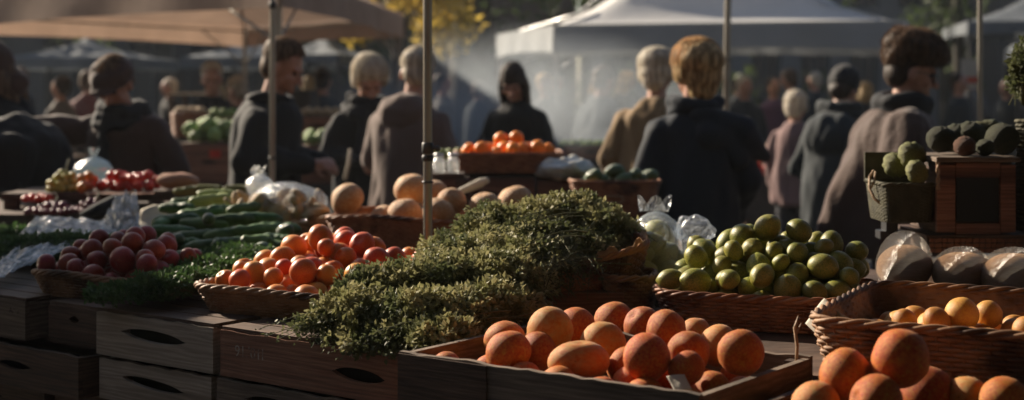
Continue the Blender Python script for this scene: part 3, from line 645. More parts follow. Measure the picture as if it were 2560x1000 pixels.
def fruit(kind, m, p, r, label, cat, group=None, rot=None, name=None, var=None, sc_=(1, 1, 1)):
    o = bpy.data.objects.new(name or kind, fm(kind, m, rnd.randrange(4) if var is None else var)); COL.objects.link(o)
    o.location = p; o.scale = (r*sc_[0], r*sc_[1], r*sc_[2]); o.rotation_euler = rot or (rnd.uniform(0, 6.28), rnd.uniform(0, 6.28), rnd.uniform(0, 6.28))
    return tag(o, label, cat, group)
def drop(n, xr, yr, cap, rad, base, placed=None, inside=None, tries=140, seed=1, low=None):
    """piles spheres: each new one comes to rest on the floor or its neighbours at the spot furthest below the cap surface"""
    r_ = np.random.default_rng(seed); P = [] if placed is None else list(placed); out = []; fails = 0
    while len(out) < n and fails < 12:
        r = r_.uniform(*rad); best = None
        for _ in range(tries):
            x, y = r_.uniform(xr[0]+r, xr[1]-r), r_.uniform(yr[0]+r, yr[1]-r)
            if inside and not inside(x, y): continue
            z = base+r
            for (a, b, c, q) in P:
                dd = (a-x)**2+(b-y)**2; s = (q+r)*.95
                if dd < s*s: z = max(z, c+math.sqrt(s*s-dd))
            if low and z-r < low[0] and not low[1](x, y, r): continue
            c_ = z-cap(x, y)
            if best is None or c_ < best[0]: best = (c_, x, y, z)
        if best is None or best[0] > 0: fails += 1; continue
        P.append((best[1], best[2], best[3], r)); out.append(P[-1])
    return out

def pile(fr, n, w, d, base, cap, rad, kind, pick, seed, inside=None, placed=None, scj=.06, low=None):
    res = drop(n, (-w/2, w/2), (-d/2, d/2), cap, rad, base, placed=placed, inside=inside, seed=seed, low=low)
    objs = []
    for x, y, z, r in res:
        m, label, cat, group = pick(x, y, z, r)
        s = [1+rnd.uniform(-scj, scj) for _ in range(3)]
        objs.append(fruit(kind, m, fr.w(x, y, z), r, label, cat, group, sc_=s))
    return objs
def supin(w, d, e):
    return lambda x, y: (abs(2*x/w)**e+abs(2*y/d)**e) < .80
def tight(w, d, e, h): return (h, lambda x, y, r: (abs(x)/(w/2*.90-r))**e+(abs(y)/(d/2*.90-r))**e < 1 if w/2*.9 > r and d/2*.9 > r else False)
D22 = R(-22)
# apricots
aw, ad = .43, .55
ax, ay = fl(-.725, 3.06, D22, aw, ad)
basket('shallow wicker basket heaped with orange apricots', (ax, ay, TZ+.003), D22, aw, ad, .058, rows=9, stake=.016, wav=.004)
fa = Frm(ax, ay, TZ+.01, D22)
def pa(x, y, z, r):
    if y < -.08 and rnd.random() < .55 or x < -.05 and rnd.random() < .35 or rnd.random() < .1: return 'apricot_yellow', 'yellow orange apricot in the heaped wicker basket of apricots', 'apricot', 'apricots in the heaped basket'
    return 'apricot', 'orange red apricot in the heaped wicker basket of apricots', 'apricot', 'apricots in the heaped basket'
pile(fa, 150, aw-.03, ad-.02, .008, lambda x, y: .062+.085*math.exp(-((x+.02)/.17)**2-((y-.07)/.19)**2), (.0205, .0325), 'apricot', pa, 3, supin(aw, ad, 5), low=tight(aw, ad, 4.5, .05))
# nectarines
nw_, nd = .36, .34
nx_, ny_ = fl(-1.175, 3.36, R(-20), nw_, nd)
basket('dim wicker basket of dark red nectarines', (nx_, ny_, TZ+.003), R(-20), nw_, nd, .05, e=3.4, rows=8, stake=.016, wav=.006)
def pn(x, y, z, r): return 'nectarine', 'dark red nectarine in the dim wicker basket of nectarines', 'nectarine', 'nectarines in the dim basket'
pile(Frm(nx_, ny_, TZ+.01, R(-20)), 110, nw_-.03, nd-.03, .008, lambda x, y: .055+.08*math.exp(-(x/.16)**2-((y-.03)/.15)**2), (.0205, .033), 'nectarine', pn, 4, supin(nw_, nd, 3.2), low=tight(nw_, nd, 3.4, .04))
# limes
lw, ld = .44, .36; lr = R(-20)
lx, ly = fl(.272, 2.92, lr, lw, ld)
basket('wicker basket overflowing with green limes', (lx, ly, TZ+.003), lr, lw, ld, .066, rows=9, stake=.018, m='wicker_red')
def pli(x, y, z, r): return 'lime', 'green lime heaped in the overflowing wicker basket of limes', 'lime', 'limes in the overflowing basket'
pile(Frm(lx, ly, TZ+.01, lr), 210, lw-.02, ld, .008, lambda x, y: .07+.118*math.exp(-((x-.01)/.23)**2-((y-.05)/.17)**2), (.019, .0315), 'lime', pli, 6, supin(lw+.02, ld+.02, 4.5), low=tight(lw, ld, 4.5, .056))
# melons in their basket
mr_ = R(-14); mw_, md = .50, .30
mx_, my_ = fl(-.59, 4.33, mr_, mw_, md)
basket('long wicker basket of small orange melons behind the tent pole', (mx_, my_, TZ+.015), mr_, mw_, md, .085, rows=11, stake=.02, m='wicker_red', wav=.006)
slabtable('low riser board under the melon basket', [(-.62, 4.38), (-.07, 4.2), (.02, 4.5), (-.53, 4.7)], TZ+.013, th=.01)
for i, (px, py, d, r, lb) in enumerate([
    (868, 497, 4.47, .053, 'small orange melon at the end of its basket nearest the bagged potatoes'),
    (1028, 474, 4.5, .056, 'orange melon on top of the heap just beside the steel pole'),
    (1082, 486, 4.56, .050, 'greenish melon half hidden by the steel pole'),
    (1129, 504, 4.36, .046, 'small melon sitting high between the pole and the pale tray knife'),
    (1098, 533, 4.30, .050, 'low melon right behind the steel pole'),
    (1012, 536, 4.38, .056, 'broad low melon in the middle of the melon basket'),
    (958, 545, 4.45, .044, 'smallest melon peeping over the basket rim'),
    (1213, 517, 4.34, .050, 'pale rimmed melon next to the herbs'),
    (1288, 505, 4.42, .057, 'biggest pale melon at the herb end of the basket')]):
    fruit('melon', 'melon', (WX(px, d), d, WZ(py, d)), r, lb, 'melon', rot=(R(rnd.uniform(-50, 50)), R(rnd.uniform(-50, 50)), rnd.uniform(0, 6)), var=i % 3)
straw('pale straw bedding around the melons', (mx_, my_-md/2), mr_, mw_-.03, md, TZ+.07, 700, 'paper_brown', 9)

# peaches in the open crate: the ones that show, then the ones they rest on
PK = [(1375, 824, 2.50, .0415, 'big pale peach with two dark specks standing tallest in the open crate'),
      (1270, 882, 2.41, .0405, 'peach lying lowest in the crate corner nearest the herbs'),
      (1262, 850, 2.55, .038, 'shaded peach behind the lowest corner peach'),
      (1440, 815, 2.62, .037, 'shaded peach tucked behind the tallest pale peach'),
      (1535, 806, 2.70, .040, 'dark shaded peach at the back rim under the tilted herb basket'),
      (1508, 862, 2.45, .041, 'glowing peach in the middle of the second row'),
      (1448, 903, 2.33, .041, 'brownish elongated peach against the front board'),
      (1616, 892, 2.25, .0385, 'round deep orange peach central at the front of the crate'),
      (1667, 830, 2.46, .040, 'peach topping the heap in front of the lime basket'),
      (1722, 880, 2.36, .036, 'orange peach behind the small low peach'),
      (1716, 921, 2.24, .030, 'small low peach beside the round deep orange peach'),
      (1798, 864, 2.42, .037, 'brownish shaded peach behind the speckled peach'),
      (1852, 882, 2.28, .038, 'speckled round peach nearest the crate side board'),
      (1560, 915, 2.36, .032, 'half hidden peach between the brownish and the deep orange peach'),
      (1605, 812, 2.63, .036, 'shaded peach at the back below the lime basket'),
      (1735, 838, 2.55, .033, 'small shaded peach below the lime basket rim'),
      (1345, 880, 2.46, .036, 'peach wedged beneath the tallest pale peach')]
fp = Frm(*S((PC['a0']+PC['a1'])/2, PC['b']+PC['dep']/2), .90, STALL)
pre = []
for i, (px, py, d, r, lb) in enumerate(PK):
    x, y, z = WX(px, d), d, WZ(py, d); z = max(z, .915+r)
    fruit('peach', 'peach_pale' if i in (0, 6, 5, 11, 15) else 'peach', (x, y, z), r, lb, 'peach', 'peaches in the open wooden crate', var=i % 4, sc_=(1, 1, .97) if i != 6 else (1.3, .95, .9), rot=None if i != 6 else (0, 0, R(20)))
    dx, dy = x-fp.o[0], y-fp.o[1]; pre.append((dx*fp.c+dy*fp.s, -dx*fp.s+dy*fp.c, z-.90, r))
added = []
r2 = np.random.default_rng(12)
for _ in range(900):
    r = r2.uniform(.028, .036); x, y = r2.uniform(-.27+r, .27-r), r2.uniform(-.18+r, .18-r); z = .014+r+r2.choice((0, .012))
    if all((x-a)**2+(y-b)**2+(z-c)**2 > (.93*(r+q))**2 for a, b, c, q in pre+added): added.append((x, y, z, r))
for x, y, z, r in added: fruit('peach', 'peach', fp.w(x, y, z), r, 'peach lying in the bottom layer of the open peach crate', 'peach', 'peaches in the bottom layer of the crate')
def paper(name, label, cat, loc, w, d, rz, m, seed, amp=.012, fold=0, tilt=(0, 0)):
    mb = MB(); n = 14; V = []
    for j in range(n+1):
        for i in range(n+1):
            x, y = (i/n-.5)*w, (j/n-.5)*d; z = amp*nz((x*18, y*18, 0), 1, seed)+fold*abs(x)+tilt[0]*x+tilt[1]*y
            V.append((x+.006*nz((x*9, y*9, 4), 2, seed), y+.006*nz((x*9, y*9, 8), 2, seed), z))
    mb.add(V, [(j*(n+1)+i, j*(n+1)+i+1, (j+1)*(n+1)+i+1, (j+1)*(n+1)+i) for j in range(n) for i in range(n)])
    o = mb.build(name, m, None, loc=loc, rz=rz); s = o.modifiers.new('s', 'SOLIDIFY'); s.thickness = .0008
    return tag(o, label, cat)
paper('torn_paper', 'small torn scrap of pale paper beneath the small low peach', 'paper', (WX(1700, 2.17), 2.17, WZ(956, 2.17)), .035, .03, .3, 'paper', 3, .008, tilt=(0, .5))
paper('brown_paper', 'crumpled brown paper liner along the front board of the peach crate', 'paper', (*S(.33, -.105), .972), .34, .05, STALL, 'paper_brown', 4, .016)

# box of small yellow fruit
br = R(-27); bw, bd = .60, .52
bx, by = fl(.488, 2.385, br, bw, bd)
basket('long dark rectangular wicker tray with small yellow fruit', (bx, by, TZ+.002), br, bw, bd, .098, e=9, rows=12, stake=.02, m='wicker', flare=.08, handles=())
def py_(x, y, z, r): return 'yellow_fruit', 'small yellow fruit lying in the long dark wicker tray', 'yellow fruit', 'yellow fruit in the long tray'
pile(Frm(bx, by, TZ+.01, br), 60, bw-.07, bd-.06, .008, lambda x, y: .048+.03*math.exp(-((x+.08)/.16)**2-((y-.05)/.12)**2), (.023, .032), 'nectarine', py_, 8, lambda x, y: abs(x) < .25 and abs(y) < .22)
paper('white_paper', 'white paper triangle standing in the corner of the dark wicker tray', 'paper', (WX(2092, 2.56), 2.56, WZ(783, 2.56)), .085, .08, R(20), 'paper', 8, .01, fold=-.8, tilt=(.1, .55))
tw = MB(); tw.tube([(0, 0, -.06), (.002, 0, -.02), (-.002, .002, .01), (.004, 0, .03)], [.0025, .003, .0026, .0012], 6); tw.tube([(0, 0, 0), (.009, 0, .018)], [.002, .001], 5)
tag(tw.build('twig', 'wicker_pale', None, loc=(WX(1990, 2.37), 2.37, WZ(835, 2.37))), 'rough upright twig at the corner of the wicker tray', 'twig')

# very large peaches in the near crate
for i, (px, py, d, r, lb) in enumerate([
    (2115, 942, 2.12, .0425, 'big glowing peach in the near corner crate, second largest'),
    (2250, 897, 2.10, .0455, 'largest peach of all, topping the near corner crate'),
    (2190, 1005, 2.04, .040, 'peach cut by the lower edge between the two biggest peaches'),
    (2320, 985, 2.16, .042, 'dark shaded peach beneath the largest peach'),
    (2040, 1012, 2.08, .036, 'low peach near the corner of the near crate'),
    (2510, 1005, 2.10, .038, 'shaded reddish peach at the far end of the near crate'),
    (2420, 1000, 2.14, .036, 'shaded peach between two others low in the near crate'),
    (2150, 985, 2.22, .038, 'shaded peach hidden behind the second largest peach')]):
    fruit('peach', 'peach_pale' if i in (4, 6) else 'peach', (WX(px, d), d, max(WZ(py, d), .895+r)), r, lb, 'peach', 'peaches in the near corner crate', var=i % 4)

# ------------------------------------------------------------------ wrapped melons, pears in a bag
def bag(label, cat, loc, rad, m, seed, tie=None, flat=.0, name='plastic_bag', rz=0, amp=.12, subs=(32, 20), frill=.035, tw=1.0, mouth=0):
    mb = MB(); mb.ell((0, 0, 0), (1, 1, 1), *subs); v = mb.v[0]; out = []
    for p in v:
        q = np.array(p)*(1+amp*nz(p, 1.6, seed)+amp*.4*nz(p, 5, seed)); q = q*np.array(rad)
        if tie is not None and p[2] > .25:
            k = (p[2]-.25)/.75; k = k*k; q = q*(1-k)+np.array(tie)*k if not mouth else np.array((q[0]*(1-k*(1-mouth/rad[0])), q[1]*(1-k*(1-mouth*.6/rad[1])), q[2]*(1-k)+tie[2]*k))
        q[2] = max(q[2], -rad[2]*.92); out.append(q)
    mb.v = [np.array(out)]
    if tie is not None:
        n = 40; t = np.array(tie); rings = []
        for j, (h, w) in enumerate(((0, .007), (.35, .009), (.7, .014), (1, .020))):
            a = np.linspace(0, 2*np.pi, n, endpoint=False); rr_ = w*tw*(1+.3*np.sin(a*5+seed)) if not mouth else mouth*(.95+.12*j/3+(.04+.04*j)*np.sin(a*3+seed+j*.5)+.03*np.sin(a*11+j)); rings.append(t+np.stack([rr_*np.cos(a), rr_*.5*np.sin(a), np.full(n, h*frill)+.006*np.sin(a*3)*j], 1))
        mb.loft(rings, caps=False)
    return tag(mb.build(name, m, None, loc=loc, rz=rz), label, cat)
for i, (px, py, d, r, lb) in enumerate([(2262, 668, 3.12, (.066, .06, .056), 'shrink-wrapped pale melon bathed in sun beside the limes'),
        (2405, 682, 3.10, (.082, .06, .052), 'wide wrapped melon under the carved ledge'),
        (2532, 690, 3.06, (.078, .06, .056), 'wrapped melon under the far end of the carved ledge')]):
    z = WZ(py, d)
    o = fruit('melon', 'whitemelon', (WX(px, d), d, z), 1, lb, 'melon', sc_=r, rot=(0, 0, rnd.uniform(0, 1)), var=i)
    wr = MB(); wr.ell((0, 0, .0), (1.045, 1.045, 1.06), 40, 24); wv = wr.v[0]; wr.v = [np.array([p*(1+.02*nz((p[0]*3, p[1]*3, p[2]*9), 2, i)+(.30*max(0, p[2])**3*(1 if i == 0 else .15))) for p in wv])]
    wo = wr.build('plastic_wrap', 'pack', o)
# riser below the wrapped melons
slabtable('small wooden riser under the wrapped melons', [(.74, 3.03), (1.30, 2.92), (1.34, 3.2), (.79, 3.28)], WZ(722, 3.1), th=.02, m='wood_dark')
fb = (WX(1640, 3.42), 3.42)
pearspots = [(1585, 590, 3.4, .034), (1650, 585, 3.46, .033), (1590, 640, 3.36, .037), (1655, 640, 3.4, .038), (1600, 680, 3.34, .034), (1668, 680, 3.38, .034), (1625, 612, 3.38, .034), (1700, 655, 3.45, .03)]
for i, (px, py, d, r) in enumerate(pearspots):
    fruit('pear', 'pear', (WX(px, d), d, max(WZ(py, d), TZ+r*.9)), r, 'yellow green pear inside the knotted clear plastic bag', 'pear', 'pears in the clear bag', rot=(R(90+rnd.uniform(-30, 30)), 0, R(rnd.uniform(60, 120))), var=i % 3)
bag('knotted clear plastic bag full of pears beside the limes', 'plastic bag', (WX(1637, 3.4), 3.4, WZ(628, 3.4)), (.088, .07, .092), 'plastic', 5, tie=(0, 0, .095), frill=.022, mouth=.036, amp=.16)
bag('empty puffed clear plastic bag behind the pears', 'plastic bag', (WX(1735, 3.5), 3.5, WZ(575, 3.5)+.0), (.045, .03, .034), 'plastic', 6, amp=.35)
slabtable('upturned box under the empty puffed bag', [(WX(1700, 3.5), 3.46), (WX(1770, 3.5), 3.46), (WX(1770, 3.5), 3.54), (WX(1700, 3.5), 3.54)], WZ(600, 3.5), th=.02)
# small wicker basket beside the tilted herb basket
basket('small dark wicker basket wedged between herbs and limes', (WX(1575, 3.13), 3.15, TZ+.003), R(-10), .11, .16, .075, e=3, rows=9, stake=.014)

# ------------------------------------------------------------------ herbs
def herb(label, segs, m='leaf', n=120, L=.10, leaf=.0078, seed=0, per=22, name='herb_bunch', cat='herb bunch', stemm='stem', back=(.1, .2, -.12), curl=.5, spread=1.0, core=True):
    """segs: ellipsoids (centre, radii); sprigs start inside and end on the upper surface"""
    r = np.random.default_rng(seed); c0 = np.mean([s_[0] for s_ in segs], axis=0); c0[2] = min(s_[0][2]-s_[1][2] for s_ in segs)
    root = empty(name, tuple(c0)); tag(root, label, cat)
    sm = MB(); LP = []; LD = []
    for (c, rad) in segs:
        c = np.array(c)-c0; rad = np.array(rad)
        for _ in range(n):
            u = r.normal(size=3); u[2] = abs(u[2])*.9+.0-.35*(r.random() < .35); u /= np.linalg.norm(u)
            tip = c+u*rad*r.uniform(.84, 1.2)
            b = tip+np.array(back)*L*6*r.uniform(.5, 1.0)+r.normal(size=3)*.018*spread
            b[2] = max(min(b[2], tip[2]-.012), c[2]-rad[2]*.7); mid = (tip+b)/2+np.array((0, 0, .012))+r.normal(size=3)*.006
            ts = np.linspace(0, 1, 6)[:, None]; P = (1-ts)**2*b+2*ts*(1-ts)*mid+ts**2*tip
            fl_ = np.array((-.55, -.65, -.1))*r.uniform(.0, .035)+u*.006*curl; P = P+fl_*ts**2; sm.tube(P, [.0013, .0012, .0011, .001, .0009, .0006], 3, caps=False)
            tt = np.r_[r.uniform(.35, 1, per-6), np.full(6, 1)+r.normal(0, .01, 6)][:, None]
            Q = (1-tt)**2*b+2*tt*(1-tt)*mid+tt**2*(tip+fl_)+r.normal(size=(per, 3))*.0042*spread
            LP.append(Q); D = r.normal(size=(per, 3))+u*.8; LD.append(D/np.linalg.norm(D, axis=1)[:, None])
        if core:
            cm = MB(); cm.ell(c, rad*np.array((.72, .72, .74)), 16, 10); v = cm.v[0]
            cm.v = [np.array([p+(p-c)*.35*nz(p*40, 1, seed) for p in v])]; sm.add(cm.v[0], cm.f)
    sm.build('stems', stemm, root)
    P = np.concatenate(LP); D = np.concatenate(LD); k = len(P); s = leaf*r.uniform(.4, 1.75, (k, 1))
    B = np.cross(D, r.normal(size=(k, 3))); B /= np.linalg.norm(B, axis=1)[:, None]; Nn = np.cross(D, B)
    Q = np.stack([P, P+D*s*.55+B*s*.42+Nn*s*.18, P+D*s*1.25, P+D*s*.55-B*s*.42+Nn*s*.18], 1).reshape(-1, 3)
    lm = MB(); lm.v = [Q]; lm.n = len(Q); i4 = np.arange(k)*4; lm.f = [(int(i), int(i)+1, int(i)+2) for i in i4]+[(int(i), int(i)+2, int(i)+3) for i in i4]
    lm.build('leaves', m, root, smooth=False)
    return root
def H3(px, py, d, rx, ry, rz): return ((WX(px, d), d, WZ(py, d)), (rx, ry, rz))
herb('leafy thyme bunch spilling lowest towards the reddish crate', [H3(905, 800, 2.76, .075, .06, .055), H3(960, 850, 2.70, .08, .06, .045)], seed=1, n=190)
herb('thyme bunch beside the apricot basket corner', [H3(985, 745, 2.88, .085, .065, .06), H3(925, 745, 2.86, .05, .05, .05)], seed=2, n=180)
herb('broad thyme bunch in the middle of the front heap', [H3(1085, 722, 2.90, .085, .07, .062), H3(1060, 800, 2.72, .075, .06, .05)], seed=3, n=180)
herb('thyme bunch running from the pole foot down to the peach crate', [H3(1175, 715, 2.92, .075, .07, .06), H3(1170, 790, 2.75, .06, .06, .05), H3(1110, 850, 2.62, .05, .045, .035)], seed=4, n=160)
herb('thyme bunch in front of the tilted wicker basket', [H3(1262, 712, 2.93, .07, .07, .062), H3(1250, 770, 2.8, .055, .05, .05)], seed=5, n=180)
herb('thyme bunch bridging the front heap and the tilted basket', [H3(1225, 665, 3.08, .07, .07, .06), H3(1310, 660, 3.05, .07, .06, .055), H3(1150, 672, 3.1, .06, .07, .055)], seed=16, n=150)
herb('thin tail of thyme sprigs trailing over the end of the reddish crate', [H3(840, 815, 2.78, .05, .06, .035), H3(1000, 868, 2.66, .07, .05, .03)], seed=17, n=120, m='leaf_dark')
herb('small thyme bunch between the steel pole and the big herb heap', [H3(1130, 640, 3.25, .06, .06, .05), H3(1180, 625, 3.3, .05, .05, .05)], seed=6, n=150)
herb('tall bunch at the melon end of the tilted herb basket', [H3(1240, 575, 3.32, .065, .07, .055), H3(1230, 640, 3.2, .06, .06, .055)], seed=7, n=180)
herb('topmost bunch crowning the tilted herb basket', [H3(1435, 545, 3.36, .075, .08, .052), H3(1360, 560, 3.32, .07, .07, .05)], seed=8, n=180)
herb('bunch drooping towards the bag of pears', [H3(1520, 592, 3.30, .05, .07, .06), H3(1480, 640, 3.18, .06, .05, .04)], seed=9, n=170)
herb('shade-coloured bunch with bare dark stems over the wicker rim', [H3(1390, 635, 3.14, .085, .06, .06), H3(1320, 620, 3.2, .07, .06, .06)], m='leaf_dark', seed=10, n=130, per=14)  # darker leaf colour stands in for shade on this bunch
herb('dark green parsley bunch hanging over the pale crate', [H3(330, 735, 3.12, .07, .05, .02), H3(400, 722, 3.14, .05, .05, .025)], m='parsley', seed=11, n=170, leaf=.0075)
herb('dark parsley bunch between the nectarines and the apricots', [H3(520, 668, 3.5, .08, .09, .02), H3(460, 700, 3.25, .05, .06, .02)], m='parsley', seed=12, n=170, leaf=.0075)
herb('parsley bunch tucked behind the apricot basket', [H3(590, 640, 3.75, .07, .08, .02)], m='parsley', seed=13, n=170, leaf=.0075)
herb('feathery dark greens mat beside the plastic sheet', [H3(170, 625, 4.0, .20, .12, .035)], m='parsley', seed=14, n=600, leaf=.008, L=.06)
herb('dark greens at the far end of the trestle table', [H3(30, 600, 4.4, .16, .14, .03)], m='parsley', seed=15, n=420, leaf=.008, L=.06)
def sprays(label, p0, p1, n, sp0, sp1, m, seed, per=34, leaf=.0065, arch=.03):
    r = np.random.default_rng(seed); p0 = np.array(C3(*p0)); p1 = np.array(C3(*p1)); c0 = (p0+p1)/2; c0[2] = TZ
    root = empty('herb_sprigs', tuple(c0)); tag(root, label, 'herb sprigs'); sm = MB(); LP = []; LD = []
    for _ in range(n):
        a = p0-c0+r.normal(size=3)*np.array(sp0); b = a*.0+(p1-c0)*r.uniform(.75, 1.08)+(p0-c0)*0+r.normal(size=3)*np.array(sp1); b[2] = max(b[2], .012)
        mid = (a+b)/2+np.array((0, 0, arch*r.uniform(.2, 1.4)))+r.normal(size=3)*.012; ts = np.linspace(0, 1, 9)[:, None]; P = (1-ts)**2*a+2*ts*(1-ts)*mid+ts**2*b
        sm.tube(P, np.linspace(.0016, .0006, 9), 4, caps=False); tt = r.uniform(.3, 1, per)[:, None]
        LP.append((1-tt)**2*a+2*tt*(1-tt)*mid+tt**2*b+r.normal(size=(per, 3))*.0038); D = r.normal(size=(per, 3))+(b-a)*4; LD.append(D/np.linalg.norm(D, axis=1)[:, None])
    sm.build('stems', 'stem', root); P = np.concatenate(LP); D = np.concatenate(LD); k = len(P); s_ = leaf*r.uniform(.6, 1.35, (k, 1))
    B = np.cross(D, r.normal(size=(k, 3))); B /= np.linalg.norm(B, axis=1)[:, None]; Q = np.stack([P, P+D*s_*.55+B*s_*.4, P+D*s_*1.3, P+D*s_*.55-B*s_*.4], 1).reshape(-1, 3)
    lm = MB(); lm.v = [Q]; lm.n = len(Q); lm.f = [(4*i, 4*i+1, 4*i+2, 4*i+3) for i in range(k)]; lm.build('leaves', m, root, smooth=False); return root
sprays('long drooping sprigs reaching down towards the reddish crate top', (1040, 745, 2.84), (830, 845, 2.72), 70, (.05, .04, .02), (.045, .03, .014), 'leaf', 61)
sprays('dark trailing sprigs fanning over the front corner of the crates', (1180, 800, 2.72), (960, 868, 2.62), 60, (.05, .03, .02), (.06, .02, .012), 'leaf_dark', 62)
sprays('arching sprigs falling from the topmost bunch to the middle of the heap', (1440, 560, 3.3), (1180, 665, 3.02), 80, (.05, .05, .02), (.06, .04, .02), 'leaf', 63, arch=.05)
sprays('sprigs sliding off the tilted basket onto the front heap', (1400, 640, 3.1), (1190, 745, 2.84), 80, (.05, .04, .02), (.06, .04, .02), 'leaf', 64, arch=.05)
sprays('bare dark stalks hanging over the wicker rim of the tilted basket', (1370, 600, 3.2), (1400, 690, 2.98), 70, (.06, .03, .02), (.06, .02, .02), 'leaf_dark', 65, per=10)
# loose long stems sticking out of the heap
for i, (pts, lb) in enumerate([([(985, 868, 2.62), (1040, 800, 2.66), (1098, 748, 2.75)], 'long pale loose stem lying across the front herb heap'),
                               ([(1108, 838, 2.62), (1122, 790, 2.66), (1130, 755, 2.7)], 'short upright pale stem near the peach crate corner'),
                               ([(1150, 830, 2.64), (1215, 792, 2.7), (1290, 770, 2.8)], 'thin loose stem pointing at the tilted basket')]):
    P = [(WX(a, c), c, WZ(b, c)) for a, b, c in pts]; mb = MB(); P = np.array(P); P0 = P[0].copy()
    mb.tube(P-P0, [.0024, .002, .0012], 5); tag(mb.build('loose_stem', 'stem_pale', None, loc=tuple(P0)), lb, 'stem')
# tilted wicker basket holding the rear herbs, on a wooden block
tb = basket('tilted wicker basket with a pale paper lining under the herbs', (WX(1420, 3.2), 3.22, TZ+.055), R(18), .36, .27, .07, e=3.2, rows=9, stake=.016, m='wicker_red', tilt=(R(4), R(-9), R(20)))
lin = MB(); P = sellipse(.35, .26, 3.2, 90); P1 = P*np.array((1.05, 1.05, 1)); P1[:, 2] = .012+.008*np.sin(np.arange(90)*.9)+.006*np.sin(np.arange(90)*2.1); P2 = P*np.array((.94, .94, 1)); P2[:, 2] = -.03
lin.loft([P2, P1, P1*np.array((1.015, 1.015, 1))-np.array((0, 0, .012))], caps=False); lo_ = lin.build('paper_lining', 'paper_brown', tb, loc=(0, 0, .075))
slabtable('wooden block propping up the tilted herb basket', [(WX(1385, 3.0), 3.06), (WX(1560, 3.05), 3.06), (WX(1560, 3.05), 3.36), (WX(1385, 3.0), 3.36)], TZ+.052, th=.05, m='wood_red')

# ------------------------------------------------------------------ cucumbers
def cucumber(label, px, py, d, L, r, ang, m, seed, tiltz=0, bend=.15):
    rr_ = random.Random(seed); mb = MB(); n = 18; P = []; rad = []
    for i in range(n):
        t = i/(n-1); s = (t-.5)*L; P.append((s, bend*L*(1-(2*t-1)**2), tiltz*s)); rad.append(r*max(.12, (1-abs(2*t-1)**5))**.5*(1+.05*math.sin(t*17+seed)))
    mb.tube(P, rad, 14); me = mb.mesh('cucumber'); displace(me, r*.22, 75, seed); me.materials.append(M[m]); o = link('cucumber', me, None, None, (WX(px, d), d, max(WZ(py, d), TZ+r)), ang)
    return tag(o, label, 'cucumber', 'cucumbers heaped on the trestle table')
rc = random.Random(5)
CU = [(480, 505, 4.75, .14, .017, .2, 0), (530, 500, 4.7, .15, .019, .5, 1), (440, 520, 4.6, .13, .018, -.3, 0), (560, 525, 4.55, .13, .017, .9, 0), (500, 535, 4.5, .15, .019, .1, 0), (440, 550, 4.35, .15, .02, -.15, 0),
      (510, 560, 4.3, .16, .019, -.25, 0), (580, 550, 4.3, .14, .019, .35, 0), (650, 545, 4.35, .14, .018, .3, 0), (430, 580, 4.15, .14, .019, .1, 0), (500, 590, 4.1, .16, .019, .05, 0), (570, 585, 4.1, .15, .02, .6, 0),
      (640, 575, 4.12, .16, .018, .55, 0), (700, 570, 4.2, .13, .017, .4, 0), (455, 610, 3.95, .12, .019, .6, 0), (520, 615, 3.92, .15, .018, .5, 0), (585, 610, 3.92, .13, .018, .75, 0), (640, 605, 3.95, .10, .019, .2, 0),
      (690, 600, 4.0, .10, .018, -.3, 0), (415, 560, 4.3, .10, .018, 1.2, 0), (610, 520, 4.5, .12, .017, .7, 0), (545, 485, 4.85, .14, .017, .35, 1), (480, 640, 3.72, .10, .018, .4, 0), (600, 640, 3.8, .09, .016, .1, 0)]
for i, (px, py, d, L, r, a, pale) in enumerate(CU):
    cucumber('pale green cucumber on top of the heap, sunlight put into its colour' if pale else 'dark green knobbly cucumber in the heap on the trestle table', px, py, d, L, r, a, 'cucumber_pale' if pale else 'cucumber', i, tiltz=rc.uniform(-.1, .1), bend=rc.uniform(-.14, .14))
for j, (px, py, d) in enumerate([(522, 548, 4.15), (420, 622, 3.85), (715, 575, 4.05), (560, 640, 3.75), (655, 622, 3.86), (440, 600, 3.9), (610, 628, 3.8)]):
    fruit('avocado', 'avocado', (WX(px, d), d, max(WZ(py, d), TZ+.024)), .022, 'dark green egg-shaped avocado lying among the cucumbers', 'avocado', 'avocados among the cucumbers', rot=(R(80), R(20), rc.uniform(0, 3)))
# filler heap below: a low mound of cucumbers lying on the table
for i in range(34):
    px, d = rc.uniform(405, 700), rc.uniform(3.8, 4.75)
    L = .15; mb = None
    cucumber('dark green knobbly cucumber in the heap on the trestle table', px, 230+(CAMZ-(TZ+.02+.045*rc.random()*min(1, (4.9-d))))/d*F, d, rc.uniform(.12, .17), rc.uniform(.017, .02), rc.uniform(-.9, 1.5), 'cucumber', 40+i, bend=rc.uniform(-.12, .12))

